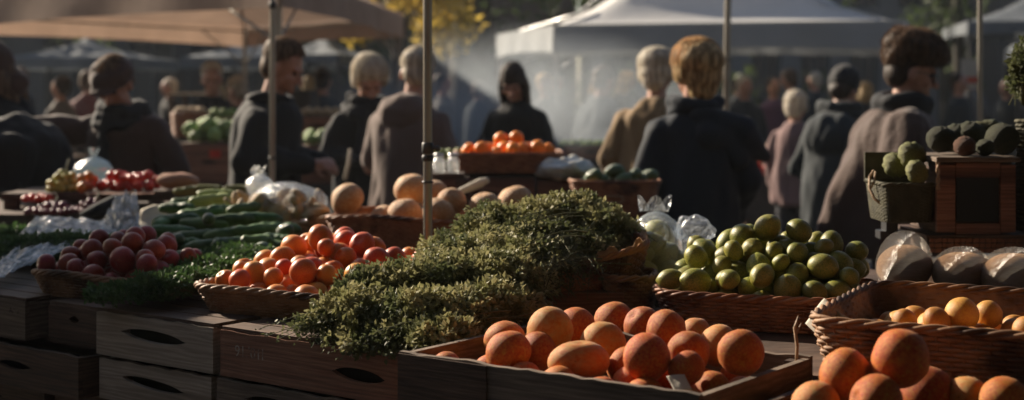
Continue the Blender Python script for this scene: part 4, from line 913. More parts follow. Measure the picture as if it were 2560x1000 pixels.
# ------------------------------------------------------------------ bagged potatoes in shallow tray, jar bag
basket('shallow pale wicker tray with the bag of potatoes', (WX(712, 4.6), 4.62, TZ+.02), R(-8), .33, .22, .045, e=3, rows=6, stake=.018, m='wicker_pale')
slabtable('low riser under the potato tray', [(WX(600, 4.5), 4.5), (WX(812, 4.5), 4.48), (WX(812, 4.6), 4.74), (WX(600, 4.6), 4.74)], TZ+.018, th=.014)
po = []
for i in range(46):
    px, d = rc.uniform(640, 800), rc.uniform(4.53, 4.68); 
    top = 470+ .0019*(px-735)**2
    py = rc.uniform(top+12, 548)
    fruit('potato', 'potato', (WX(px, d), d, WZ(py, d)), rc.uniform(.017, .024), 'pale knobbly potato inside the large clear bag', 'potato', 'potatoes in the large clear bag')
for i, (px, py, d) in enumerate([(590, 500, 4.62), (610, 492, 4.65), (575, 512, 4.6), (630, 505, 4.6), (790, 530, 4.5), (805, 520, 4.52), (770, 538, 4.5), (602, 515, 4.58), (780, 515, 4.55)]):
    fruit('potato', 'potato', (WX(px, d), d, WZ(py, d)), rc.uniform(.018, .022), 'loose ginger root knob beside the large clear bag', 'ginger root', 'ginger roots beside the bag', sc_=(1.3, .8, .8))
bag('large shiny clear bag of potatoes in the pale tray', 'plastic bag', (WX(722, 4.6), 4.6, WZ(508, 4.6)), (.128, .085, .068), 'plastic', 21, amp=.10)
bag('small knotted clear bag standing beside the potato bag', 'plastic bag', (WX(648, 4.95), 4.95, WZ(465, 4.95)), (.046, .045, .042), 'plastic_milky', 23, tie=(.0, 0, .043), frill=.012, tw=1.2)
slabtable('upturned box under the small knotted bag', [(WX(600, 5), 4.9), (WX(695, 5), 4.9), (WX(695, 5), 5.04), (WX(600, 5), 5.04)], WZ(494, 4.95), th=.05)

# plastic sheet over the greens, crumpled film
def sheet(name, label, cat, pts, m, n=34, amp=.02, seed=1, thick=.0006, scale=9, along=1):
    """pts: 4 corners world; bilinear crumpled sheet"""
    A = np.array(pts, float); c = A.mean(0); mb = MB(); V = []
    for j in range(n+1):
        for i in range(n+1):
            s, t = i/n, j/n; p = A[0]*(1-s)*(1-t)+A[1]*s*(1-t)+A[2]*s*t+A[3]*(1-s)*t-c
            w = nz((s*scale*along, t*scale, 0), 1, seed)+.5*nz((s*scale*3*along, t*scale*2, 5), 1, seed)
            p = p+np.array((.3*amp*nz((s*7, t*7, 3), 1, seed), .3*amp*nz((s*7, t*7, 9), 1, seed), amp*w+amp*1.2*math.sin(math.pi*s)*math.sin(math.pi*t)))
            V.append(p)
    mb.add(V, [(j*(n+1)+i, j*(n+1)+i+1, (j+1)*(n+1)+i+1, (j+1)*(n+1)+i) for j in range(n) for i in range(n)])
    return tag(mb.build(name, m, None, loc=tuple(c)), label, cat)
sheet('plastic_sheet', 'long crumpled plastic sheet draped over the dark greens', 'plastic sheet', [C3(-80, 735, 3.3), C3(70, 660, 3.6), C3(350, 555, 4.4), C3(90, 540, 4.6)], 'plastic_sheet', amp=.012, seed=3, n=50)
sheet('plastic_film', 'bright crinkled clear film standing up behind the nectarines', 'plastic film', [C3(250, 590, 4.3), C3(355, 598, 4.2), C3(343, 492, 4.45), C3(285, 505, 4.5)], 'plastic_milky', amp=.035, seed=5, along=2.4, scale=7, n=50)
paper('grey_paper', 'folded grey paper standing behind the cucumbers', 'paper', C3(395, 545, 4.75), .12, .09, R(10), 'paper', 14, .02, tilt=(.1, .8))

# ------------------------------------------------------------------ low table with grapes, red fruit
T3 = .965
rt = random.Random(9)
def cluster(label, kind, m, px, py, d, w, h, n, r, cat, each, group, base=T3):
    """heap of countable fruit"""
    fr = Frm(WX(px, d), d, base, 0)
    pile(fr, n, w, .22, .003, lambda x, y: h*math.exp(-(x/(w*.45))**2-(y/.13)**2)+r*.9, (r*.85, r*1.15), kind, lambda *a: (m, each, cat, group), int(px))
def grapes(label, px, py, d, w, h, n, r, m, base):
    root = empty('grape_bunch', (WX(px, d), d, base)); tag(root, label, 'grapes')
    pts = drop(n, (-w/2, w/2), (-.09, .09), lambda x, y: h*math.exp(-(x/(w*.42))**2-(y/.1)**2)+r, (r*.85, r*1.15), 0, seed=n+int(px))
    me = fruitmesh('berry', 'orange', 5, 12, 8); me.materials.append(M[m])
    for x, y, z, q in pts[:100]:
        o = link('berry', me, None, root, (x, y, z)); o.scale = (q, q, q*1.1)
    st = MB(); st.tube([(0, 0, h*.4), (.01, 0, h*.9), (.02, .01, h+.03)], .004, 6); st.build('stalk', 'stem', root)
slabtable('raised shelf with the grapes and strawberries', [(-2.02, 5.62), (-1.25, 5.62), (-1.25, 6.0), (-2.02, 6.0)], WZ(480, 5.7), th=.03, m='wood_dark')
zs = WZ(480, 5.7)
grapes('bunch of yellow green grapes piled high on the shelf', 160, 450, 5.75, .15, .10, 60, .013, 'grape', zs)
grapes('dark red grapes in front of the shelf of red fruit', 235, 520, 5.5, .16, .05, 70, .011, 'grape_dark', T3)
cluster('', 'tomato', 'tomato', 325, 450, 5.75, .26, .065, 44, .021, 'tomato', 'ripe red tomato in the heap on the dim shelf', 'tomatoes on the dim shelf', zs)
cluster('', 'orange', 'apricot', 218, 455, 5.7, .09, .055, 9, .02, 'apricot', 'orange apricot beside the grapes on the dim shelf', 'apricots on the dim shelf', zs)
cluster('', 'tomato', 'tomato', 92, 478, 5.6, .16, .03, 16, .016, 'tomato', 'small red tomato at the dim end of the low table', 'small tomatoes on the low table', T3+.03)
grapes('pinkish radish coloured grapes under clear film on the low table', 130, 545, 5.45, .2, .035, 60, .012, 'grape_dark', T3)
lf = MB(); lf.ell((0, 0, 0), (.085, .05, .034), 24, 14); lme = lf.mesh('bread_loaf'); displace(lme, .006, 25, 2); lme.materials.append(M['bread']); tag(link('bread_loaf', lme, None, None, C3(445, 452, 5.6)), 'round brown loaf at the end of the shelf of red fruit', 'bread')
slabtable('small box under the round brown loaf', [C3(385, 470, 5.55)[:2], C3(505, 470, 5.55)[:2], C3(505, 470, 5.7)[:2], C3(385, 470, 5.7)[:2]], WZ(452, 5.6)-.036, th=.04)
for i in range(12):
    px = 470+i % 6*25; d = 5.35+.1*(i//6); cucumber('pale green long bean pod heaped behind the cucumbers', px, 478+rt.uniform(-8, 8), d, .11, .012, rt.uniform(-.4, .4), 'gourd', 90+i)
for o in bpy.data.objects:
    if o.get('label', '').startswith('pale green long bean'): o.name = 'bean_pod'; o['category'] = 'bean pod'; o['group'] = 'bean pods behind the cucumbers'; o.location.z = max(o.location.z, T3+.03)
slabtable('board holding the bean pods', [C3(440, 490, 5.25)[:2], C3(640, 490, 5.25)[:2], C3(640, 490, 5.5)[:2], C3(440, 490, 5.5)[:2]], T3+.012, th=.012)
bag('clear bag slumped behind the grapes', 'plastic bag', C3(235, 425, 6.05), (.085, .06, .055), 'plastic_sheet', 31, tie=(0, 0, .06), frill=.02)
slabtable('box under the slumped clear bag', [C3(185, 470, 6.0)[:2], C3(290, 470, 6.0)[:2], C3(290, 470, 6.14)[:2], C3(185, 470, 6.14)[:2]], WZ(452, 6.05), th=.06)
ep = MB(); ep.tube([C3(205, 545, 5.3), C3(245, 530, 5.32), C3(290, 505, 5.36), C3(325, 490, 5.4)], [.02, .034, .03, .012], 12); me = ep.mesh('black_bag'); v = getv(me); c = v.mean(0); setv(me, v-c)
displace(me, .012, 20, 4); me.materials.append(M['blackcoat']); tag(link('black_bag', me, None, None, tuple(c)), 'limp black cloth bag lying before the tomatoes', 'bag')
paper('wood_tray', 'thin orange wooden tray edge below the tomatoes', 'tray', (WX(320, 5.62), 5.6, zs+.004), .30, .1, 0, 'wood_red', 2, .001)

# ------------------------------------------------------------------ oranges, white packet, avocado tub
T4 = .965
def simplecrate(label, x0, x1, y0, y1, z0, z1, m, group=None, rz=0):
    return crate(label, 0, x1-x0, 0, y1-y0, z0, z1, m, slot=(0, (z1-z0)*.55, .1, .022, 0), rz=rz, org=((x0+x1)/2, y0), lid=True, group=group)
xo0, xo1 = WX(1095, 5.5), WX(1338, 5.5)
simplecrate('wide wooden crate underneath the oranges', xo0, xo1, 5.45, 5.85, T4+.003, WZ(445, 5.5), 'wood_red')
xo2 = WX(1480, 5.5)
simplecrate('wooden crate underneath the white netted packet', xo1+.006, xo2, 5.45, 5.8, T4+.003, WZ(452, 5.5), 'wood_red')
basket('shallow reddish tray piled with bright oranges', (WX(1270, 5.62), 5.64, WZ(440, 5.5)+.012), 0, .42, .34, .07, e=7, rows=6, stake=.03, m='wicker_red', flare=.04)
pile(Frm(WX(1270, 5.62), 5.64, WZ(440, 5.5)+.02, 0), 70, .38, .3, .003, lambda x, y: .072+.055*math.exp(-((x-.02)/.13)**2-((y)/.12)**2), (.027, .032), 'orange', lambda *a: ('orange', 'bright orange in the shallow tray in front of the smoke', 'orange', 'oranges in the shallow tray'), 31, lambda x, y: abs(x) < .18 and abs(y) < .15)
wp = MB(); wp.ell((0, 0, 0), (.115, .09, .046), 48, 26); wm_ = wp.mesh('egg_packet'); displace(wm_, .020, 32, 3); wm_.materials.append(mat('garlic_white', (.80, .77, .68), (.62, .56, .46), 18, 4, .5, bump=.4, bscale=60)); wo = link('netted_packet', wm_, None, None, C3(1412, 424, 5.42)); wo.location.y += .08
tag(wo, 'white knobbly netted packet of garlic on its crate', 'packet'); ww_ = MB(); ww_.ell((0, 0, 0), (.121, .095, .046), 40, 20); q = ww_.v[0]; ww_.v = [np.array([p*(1.02+.06*nz(p*30, 1, 2)) for p in q])]; ww_.build('plastic_wrap', 'plastic', wo)
basket('brown tub with a hand slot full of avocados', (WX(1538, 5.3), 5.34, T4+.003), 0, .335, .22, .127, e=3.2, rows=16, stake=.03, m='wicker_red', flare=.2, amp=.002, weave=.62, name='tub')
hs_ = MB(); hs_.tube([(-.035, 0, .008), (-.02, -.004, .014), (.02, -.004, .014), (.035, 0, .008), (.035, 0, -.004), (.02, -.004, -.01), (-.02, -.004, -.01), (-.035, 0, -.004)], .0035, 6, closed=True)
tubo = [o for o in bpy.data.objects if o.name == 'tub'][0]; hs_.build('handle', 'wicker_pale', tubo, loc=(-.01, -.106, .065))
for i, (px, py, r) in enumerate([(1485, 440, .034), (1540, 428, .036), (1530, 450, .03), (1462, 455, .028), (1560, 448, .032), (1588, 435, .028), (1600, 447, .032), (1625, 440, .034), (1505, 452, .03), (1580, 452, .03), (1545, 455, .03), (1610, 452, .03)]):
    d = 5.28+.03*(i % 4); fruit('avocado', 'avocado', C3(px, py, d), r*.88, 'glossy dark avocado in the brown tub', 'avocado', 'avocados in the brown tub', rot=(R(80+rt.uniform(-20, 20)), 0, rt.uniform(.6, 2.4)))
kn = MB(); kn.cap((0, 0, 0), .012, (.07, 0, .03), .016); kn.ell((.085, 0, .036), (.014, .012, .012)); tag(kn.build('scoop', 'paper', None, loc=C3(1152, 478, 4.9)), 'pale scoop handle sticking up behind the melons', 'scoop')
# little glass jars and greens by the oranges
for i, (px, py) in enumerate(((1098, 415), (1133, 412))):
    j = MB(); P = [(0, 0, 0), (0, 0, .004), (0, 0, .05), (0, 0, .056), (0, 0, .062)]; j.tube(P, [.02, .022, .022, .016, .016], 16); jo = j.build('glass_jar', 'plastic_milky', None, loc=(WX(px, 5.3), 5.3, WZ(445, 5.5)+.012 if False else WZ(432, 5.3)))
    tag(jo, ['short glass jar right behind the steel pole', 'tall glass jar next to the tray of oranges'][i], 'jar')
    MB().tube([(0, 0, .062), (0, 0, .072)], .018, 14).build('lid', 'steel', jo)
slabtable('ledge holding the two glass jars', [C3(1082, 440, 5.25)[:2], C3(1160, 440, 5.25)[:2], C3(1160, 440, 5.42)[:2], C3(1082, 440, 5.42)[:2]], WZ(433, 5.3), th=.02)
for i in range(7):
    fruit('cabbage', 'cabbage', C3(1080+i*11, 385+5*(i % 2)-abs(i-3), 5.75), .022, 'pale sprout catching the sun beside the oranges', 'sprout', 'sprouts beside the oranges', var=i % 3)
simplecrate('small crate under the pale sprouts', WX(1060, 5.7), WX(1165, 5.7), 5.87, 6.05, T4+.003, WZ(402, 5.75), 'wood_dark')

# ------------------------------------------------------------------ cabbage crates further back
def stallback(label, px0, px1, d, zt):
    slabtable(label, [(WX(px0, d), d), (WX(px1, d), d), (WX(px1, d), d+.7), (WX(px0, d), d+.7)], zt, cloth=.5)
CB = []
def cabbages(px0, px1, d, z, n, each, group, r=(.05, .07), h=.10, m='cabbage'):
    fr = Frm((WX(px0, d)+WX(px1, d))/2, d+.2, z, 0); w = WX(px1, d)-WX(px0, d)
    pile(fr, n, w, .36, .0, lambda x, y: .05+h*math.exp(-(x/(w*.4))**2-(y/.15)**2), r, 'cabbage', lambda *a: (m, each, 'cabbage', group), int(px0+px1))
d9 = 8.9
stallback('dark table under the brown cabbage crate', 425, 640, d9, WZ(460, d9))
simplecrate('brown crate loaded with green cabbages beside the tall man', WX(440, d9), WX(600, d9), d9+.02, d9+.42, WZ(460, d9)+.003, WZ(362, d9), 'wood_red')
tg = MB().box((0, 0, 0), (.07, .004, .05)).build('price_card', 'tomato', None, loc=(WX(537, d9), d9+.012, WZ(385, d9)), smooth=False); tag(tg, 'small red card on the front of the cabbage crate', 'card')
cabbages(445, 600, d9+.02, WZ(362, d9)+.01, 34, 'pale green cabbage on the brown crate beside the tall man', 'cabbages beside the tall man', (.035, .05))
d10 = 10.2
stallback('raised dark table behind the cabbage crates', 415, 850, d10, WZ(345, d10))
basket('round terracotta coloured basket standing behind the cabbages', (WX(465, d10), d10+.15, WZ(345, d10)+.003), 0, .26, .26, .17, e=2, rows=8, stake=.05, m='wicker_red')
for i in range(8): fruit('cabbage', 'potato', (WX(440+i % 4*17, d10), d10+.1+.08*(i//4), WZ(292, d10)+.03), .04, 'pale turnip in the round terracotta coloured basket', 'turnip', 'turnips in the round basket', var=i % 4)
simplecrate('pale edged crate of leeks behind the cabbages', WX(505, d10), WX(600, d10), d10+.02, d10+.4, WZ(345, d10)+.003, WZ(300, d10), 'wood_grey')
for i in range(8): fruit('cabbage', 'cabbage', (WX(512+i*11, d10), d10+.2, WZ(290, d10)+.02*(i % 2)), .035, 'small lettuce on the pale edged crate', 'lettuce', 'lettuces on the pale edged crate', var=i % 4)
simplecrate('brown crate behind the hands of the tall man', WX(745, d10), WX(838, d10), d10+.02, d10+.4, WZ(345, d10)+.003, WZ(292, d10), 'wood_red')
for i in range(8): fruit('cabbage', 'potato', (WX(748+i*12, d10), d10+.2, WZ(284, d10)+.015*(i % 2)), .032, 'pale turnip on the brown crate behind the tall man', 'turnip', 'turnips behind the tall man', var=i % 4)
d8 = 8.6
stallback('dark table between the tall man and the white haired woman', 738, 880, d8, WZ(460, d8))
simplecrate('brown crate of cabbages between the tall man and the white haired woman', WX(742, d8), WX(868, d8), d8+.02, d8+.4, WZ(460, d8)+.003, WZ(368, d8), 'wood_red')
cabbages(748, 850, d8+.02, WZ(368, d8)+.01, 22, 'green cabbage between the tall man and the white haired woman', 'cabbages beside the white haired woman', (.034, .048), h=.06)

# ------------------------------------------------------------------ scale box, squash basket, ledge
ds = 3.4
xl, xr = WX(2343, ds), WX(2540, ds); zb, zt = WZ(585, ds), WZ(392, ds); bw2 = xr-xl
sx = empty('wooden_box', ((xl+xr)/2, ds, zb)); tag(sx, 'wooden box framing a black panel below the dark squashes', 'wooden box')
wmb = MB(); hh = zt-zb
wmb.box((0, .13, hh/2-.006), (bw2-.006, .22, hh-.014)); wmb.build('body', 'wood_dark', sx, smooth=False)
MB().box((0, .12, hh-.006), (bw2+.012, .27, .012)).build('top_board', 'wood_grey', sx, smooth=False, bevel=.002)
fr_ = MB(); t_ = .03
for (cx, cz, sx_, sz_) in ((-bw2/2+.022, hh/2-.008, .044, hh-.022), (bw2/2-.018, hh/2-.008, .036, hh-.022), (.004, .012, bw2-.082, .026), (.004, hh-.032, bw2-.082, .036)): fr_.box((cx, .009, cz), (sx_, .016, sz_))
fr_.build('frame', 'wood_red', sx, smooth=False, bevel=.0015)
MB().box((.004, .0115, hh/2-.008), (bw2-.088, .010, hh-.075)).build('black_panel', 'black', sx, smooth=False)
# ledge with carved front and its post
lz1, lz0 = WZ(592, ds), WZ(634, ds)
lx0, lx1 = WX(2318, ds), WX(2700, ds)
le = empty('carved_ledge', ((lx0+lx1)/2, ds, 0)); tag(le, 'red brown carved ledge carrying the framed wooden box', 'ledge')
MB().box((0, .13, (lz0+lz1)/2), (lx1-lx0, .26, lz1-lz0-.002)).build('beam', 'wood_dark', le, smooth=False)
cv = MB(); rcv = random.Random(4); x = -(lx1-lx0)/2+.004
while x < (lx1-lx0)/2-.01:
    w_ = rcv.uniform(.008, .022)
    for k in range(3): cv.box((x+w_/2, -.003, lz0+.008+k*.012), (w_*.85, .005+.004*rcv.random(), .009), rot=Euler((0, rcv.uniform(-.2, .2), 0)))
    x += w_
cv.build('carving', 'wicker_red', le, smooth=False)
MB().box((0, .13, lz1+.002), (lx1-lx0+.01, .28, .006)).build('top_board', 'wood_dark', le, smooth=False)
for px in (.12, .24): MB().box((px, .2, (lz0+TZ)/2), (.03, .03, lz0-TZ-.004)).build('post', 'wood_dark', le, smooth=False)
MB().box((-(lx1-lx0)/2+.03, .2, (lz0+TZ)/2), (.03, .03, lz0-TZ-.004)).build('post', 'wood_dark', le, smooth=False)
# squash basket hanging at the side
bz = WZ(560, ds); bwid = WX(2345, ds)-WX(2215, ds)
basket('dark netted basket of ribbed gourds beside the framed box', (WX(2282, ds), ds+.11, bz), R(0), bwid+.01, .19, WZ(465, ds)-bz, e=6, rows=22, stake=.012, m='net_dark', flare=.14, amp=.0012, weave=.42, rimr=.004, handles=())
bkb = MB(); P = sellipse(bwid+.012, .2, 6, 60); 
bb_ = [o for o in bpy.data.objects if o.get('label', '').startswith('dark netted')][0]
hz = WZ(465, ds)-bz
bkb.box((-.0, .098, hz+.035), (bwid+.004, .006, .075)); bkb.build('back_wall', 'net_dark', bb_, smooth=False)
hb = MB(); hp = [(-bwid/2-.004, 0, hz+.03), (-bwid/2-.018, -.02, hz+.018), (-bwid/2-.022, -.03, hz-.01), (-bwid/2-.012, -.04, hz-.035), (-bwid/2+.004, -.05, hz-.05)]; hb.tube(hp, .0035, 6); hb.tube([(-bwid/2-.004, -.02, hz+.03), (-bwid/2-.01, -.03, hz+.006), (-bwid/2-.02, -.03, hz-.014)], .0025, 6)
hb.build('handle', 'wicker_pale', bb_)
sk = MB(); sk.box((0, .1, -.02), (.03, .05, .036)); sk.box((.02, .1, -.045), (.1, .05, .02)); sk.build('bracket', 'metal_dark', bb_, smooth=False)
for (px, py, d, r, lb) in [(2280, 388, ds+.08, .036, 'lit ribbed gourd lying on top in the dark netted basket'), (2292, 430, ds+.03, .031, 'ribbed gourd tucked low in the dark netted basket'), (2240, 412, ds+.13, .034, 'shaded gourd against the handle of the netted basket')]:
    fruit('gourd', 'gourd', C3(px, py, d), r, lb, 'gourd', rot=(R(70), 0, R(rnd.uniform(-40, 40))))
MB_ = MB(); tw_ = []
for q in range(2): MB_.tube([(WX(2343, ds)+.003*math.sin(i*.9+q*3), ds-.006+.003*math.cos(i*.9+q*3), WZ(392, ds)-.006*i) for i in range(14)], .0028, 6)
me = MB_.mesh('rope'); v = getv(me); c = v.mean(0); setv(me, v-c); me.materials.append(M['wicker_pale']); tag(link('rope', me, None, None, tuple(c)), 'twisted pale rope between the gourd basket and the framed box', 'rope')
for (px, py, d, r, m, k, lb) in [(2352, 348, ds+.13, .035, 'squash', 'squash', 'dark round squash nearest the fur hat person'),
                              (2412, 375, ds+.03, .026, 'squash_red', 'squash', 'small reddish knobbly squash at the edge of the top board'),
                              (2505, 347, ds+.1, .041, 'squash', 'squash', 'dark round squash close to the tall wicker vase'),
                              (2462, 372, ds+.045, .022, 'squash', 'squash', 'small dark squash between the reddish one and the vase side'),
                              (2390, 345, ds+.2, .038, 'squash', 'squash', 'dark squash mostly hidden between the round one and the lumpy one'),
                              (2425, 350, ds+.19, .043, 'squash', 'squash', 'dark lumpy squash lying behind the reddish one')]:
    fruit(k, m, (WX(px, d), d, max(zt+r*.93, WZ(py, d))), r, lb, 'squash', rot=(0, 0, rnd.uniform(0, 3)))
cucumber('long dark marrow lying behind the round squashes', 2440, 338, ds+.2, .17, .033, R(8), 'squash', 77, tiltz=.15, bend=.05)
bpy.data.objects[[o.name for o in bpy.data.objects if o.get('label', '').startswith('long dark marrow')][0]].name = 'marrow'
mo = bpy.data.objects['marrow']; mo['category'] = 'marrow'; del mo['group']
# tall wicker vase with dark dried herbs at the edge
vs = empty('wicker_vase', (WX(2572, 3.5), 3.5, lz1+.006)); tag(vs, 'tall slim wicker vase of dark leaves at the very edge', 'vase')
vb = MB()
for r in range(26):
    a = np.linspace(0, 2*np.pi, 40, endpoint=False); rad = .028+.004*math.sin(r*.25); vb.tube(np.stack([(rad+.002*np.cos(a*10+r*np.pi))*np.cos(a), (rad+.002*np.cos(a*10+r*np.pi))*np.sin(a), np.full(40, .006+r*.0105)], 1), .005, 5, closed=True)
vb.build('wall', 'net_dark', vs)
hv = herb('', [((WX(2566, 3.5), 3.5, WZ(200, 3.5)), (.035, .035, .09))], m='leaf_dark', seed=44, n=160, leaf=.008)
for ch in list(hv.children): ch.parent = vs; ch.location = Vector((0, 0, WZ(200, 3.5)-.09-lz1-.006))
bpy.data.objects.remove(hv)

# ------------------------------------------------------------------ people
def rotx(P, piv, a):
    c, s = math.cos(a), math.sin(a); y = P[:, 1]-piv[0]; z = P[:, 2]-piv[1]
    return np.stack([P[:, 0], piv[0]+y*c-z*s, piv[1]+y*s+z*c], 1)
def rotz(P, piv, a):
    c, s = math.cos(a), math.sin(a); x = P[:, 0]-piv[0]; y = P[:, 1]-piv[1]
    return np.stack([piv[0]+x*c-y*s, piv[1]+x*s+y*c, P[:, 2]], 1)
def hand(mb, w, dirv, side, curl=.7, palm_n=(0, 0, -1)):
    """palm with four bent fingers and a thumb; w wrist, dirv pointing to the fingers"""
    w = np.array(w, float); d = np.array(dirv, float); d /= np.linalg.norm(d); n = np.array(palm_n, float); n -= d*n.dot(d); n /= np.linalg.norm(n); s = np.cross(d, n)*side
    mb.cap(w, .024, w+d*.045, .03, 8)
    for k in (-.024, .0, .024): mb.cap(w+d*.02+s*k*.7, .014, w+d*.08+s*k, .013, 8)
    for q, L in enumerate((.068, .078, .072, .056)):
        b = w+d*.082+s*(.027-.018*q); a = curl; p = b
        for L_, aa in ((.42, a*.5), (.33, a*1.2), (.25, a*1.9)):
            v = d*math.cos(aa)+n*math.sin(aa); e = p+v*L*L_; mb.cap(p, .0092, e, .0082, 7); p = e
    b = w+d*.025+s*.03; e = b+(d*.55+s*.6+n*.4)*.036; mb.cap(b, .012, e, .0105, 7); mb.cap(e, .0105, e+(d*.9+s*.05+n*.45)*.028, .0085, 7)
def person(label, px, d, ztop, yaw=0, lean=0, pitch=0, hyaw=0, arms=None, coat='blackcoat', hem=.85, flare=(.21, .16), sh=.2, hair='hair_brown', hstyle='short', hat=None, collar=None, hood=None,
           vox=.011, bulky=1.0, group=None, scarf=None, glasses=False, x=None, strands=350, low=False, hump=0, cape=None, shirt=None, seed=None, fold=.012, armr=1.0, sweep=0):
    S_ = ztop/1.72; seed = seed or int(px*3+d*7); x = WX(px, d) if x is None else x
    root = empty('person', (x, d, 0), R(yaw)); tag(root, label, 'person', group)
    A = arms or [((.25, .03, 1.12), (.24, -.06, .88)), ((-.25, .03, 1.12), (-.24, -.06, .88))]
    def head(P):
        P = rotz(P, (0, 0), R(hyaw)); return rotx(P, (.0, 1.46), -R(-pitch))
    def bend(P):
        P = np.array(P, float); L = R(lean)
        if lean:
            t = np.clip((P[:, 2]-.9)/.45, 0, 1); out = P.copy()
            c, s = np.cos(L*t), np.sin(L*t); y = P[:, 1]; z = P[:, 2]-.9; k = (P[:, 2] > .9)
            # rotate forward (towards -Y)
            yy = y*c-z*s; zz = y*s+z*c
            out[:, 1] = np.where(k, yy, y); out[:, 2] = np.where(k, .9+zz, P[:, 2]); P = out
        return P*S_
    hm = MB()
    if low: hm.ell((0, -.005, 1.595), (.077, .095, .118), 14, 10)
    else:
        hm.ell((0, .008, 1.615), (.077, .092, .10), 20, 14); hm.ell((0, -.025, 1.545), (.058, .062, .068), 16, 10); hm.ell((0, -.075, 1.505), (.022, .022, .02), 10, 8)
        hm.cap((0, -.088, 1.59), .009, (0, -.112, 1.555), .0145, 8); hm.ell((.013, -.1, 1.55), (.009, .01, .007), 8, 6); hm.ell((-.013, -.1, 1.55), (.009, .01, .007), 8, 6)
        hm.cap((-.02, -.082, 1.525), .006, (.02, -.082, 1.525), .006, 8); hm.cap((-.016, -.083, 1.515), .0065, (.016, -.083, 1.515), .0065, 8)
        for s in (-1, 1):
            hm.ell((s*.08, .012, 1.575), (.012, .02, .032), 10, 8); hm.cap((s*.014, -.09, 1.612), .008, (s*.05, -.078, 1.615), .008, 8); hm.ell((s*.042, -.062, 1.56), (.022, .02, .022), 10, 8)
    hv_ = [head(q) for q in hm.v]
    b = MB(); b.v = hv_; b.f = hm.f; b.n = hm.n
    neck_t = head(np.array([[0, .01, 1.54]]))[0]
    b.cap((0, .02, 1.36), .062, neck_t, .052, 12)
    def ringe(z, rx, ry, y=0, n=28): a = np.linspace(0, 2*np.pi, n, endpoint=False); return np.stack([rx*np.cos(a), y+ry*np.sin(a), np.full(n, z)], 1)
    b.loft([ringe(.80, .12, .09), ringe(.9, .165, .11), ringe(1.03, .14, .095), ringe(1.2, .16, .11), ringe(1.31, .15, .10), ringe(1.38, .10, .075), ringe(1.44, .06, .06)])
    for s in (-1, 1):
        b.cap((s*.085, 0, .86), .085, (s*.095, -.01, .48), .056); b.cap((s*.095, -.01, .48), .053, (s*.10, .015, .09), .036); b.cap((s*.10, .02, .05), .04, (s*.11, -.15, .035), .033)
    for (el, wr), s in zip(A, (1, -1)):
        shd = np.array((s*.150, .01, 1.30)); el = np.array(el); wr = np.array(wr)
        b.cap(shd, .042, el, .038); b.cap(el, .04, wr, .027)
        if low: b.ell(wr+np.array((0, -.03, -.03)), (.03, .035, .045), 8, 6)
        else: hand(b, wr, wr-el+np.array((0, 0, -.02)), s, palm_n=(-s*.8, -.1, -.5))
    b.v = [bend(q) for q in b.v]
    me = remesh(b, 'body', .016 if low else .0068, 2); bo = link('body', me, 'skin', root)
    # coat
    c = MB(); n = 40; rg = []; r_ = random.Random(seed); ph = [r_.uniform(0, 6) for _ in range(3)]
    for t in np.linspace(0, 1, 14):
        z = hem+(1.33-hem)*t; k = (1-t); rx = (sh*.93*t**.6*(1) if t > 0 else 0)
        rx = flare[0]*k+sh*.88*t; ry = flare[1]*k+.135*bulky*t; a = np.linspace(0, 2*np.pi, n, endpoint=False)
        f = 1+fold*6*k**1.2*(np.sin(a*5+ph[0])+.6*np.sin(a*8+ph[1]+t*2))*.5
        rg.append(np.stack([rx*f*np.cos(a), .01+sweep*k+hump*.5*math.sin(math.pi*min(1, t*1.0))*.6+ry*f*np.sin(a), np.full(n, z)+.008*np.sin(a*3+ph[2])*k], 1))
    a = np.linspace(0, 2*np.pi, n, endpoint=False)
    for z, rx, ry in ((1.375, sh*.76, .12*bulky), (1.415, sh*.52, .10*bulky), (1.45, .085, .078)): rg.append(np.stack([rx*np.cos(a), .01+hump*.4+ry*np.sin(a), np.full(n, z)], 1))
    c.loft(rg)
    if hump: c.ell((0, .06+hump*.5, 1.27), (sh*.95, .11+hump, .17), 24, 16)
    for (el, wr), s in zip(A, (1, -1)):
        shd = np.array((s*(sh-.05), .01, 1.315)); el = np.array(el); wr = np.array(wr); wv = wr+(el-wr)*.10
        c.cap(shd, .070*bulky*armr, el, .058*bulky*armr, 16); c.cap(el, .062*bulky*armr, wv, .047*bulky*armr, 16)
    c.v = [bend(q) for q in c.v]
    cme = remesh(c, 'coat', .02 if low else vox, 3 if low else 5)
    displace(cme, .010 if low else .022, 8, seed, .45); 
    if not low: displace(cme, .010, 20, seed+3, .4)
    link('coat', cme, coat, root)
    # trousers
    t = MB()
    for s in (-1, 1): t.cap((s*.085, .005, .88), .105, (s*.1, -.005, .48), .078, 14); t.cap((s*.1, -.005, .48), .076, (s*.105, .02, .10), .062, 14)
    t.v = [q*S_ for q in t.v]; tm = remesh(t, 'trousers', .02 if low else .014, 3); displace(tm, .012, 12, seed); link('trousers', tm, 'trouser', root)
    sm = MB()
    for s in (-1, 1): sm.cap((s*.105, .03, .055), .05, (s*.115, -.165, .042), .042); sm.box((s*.11, -.06, .012), (.09, .29, .022))
    sm.v = [q*S_ for q in sm.v]; link('shoes', remesh(sm, 'shoes', .012, 2), 'hair_dark', root)
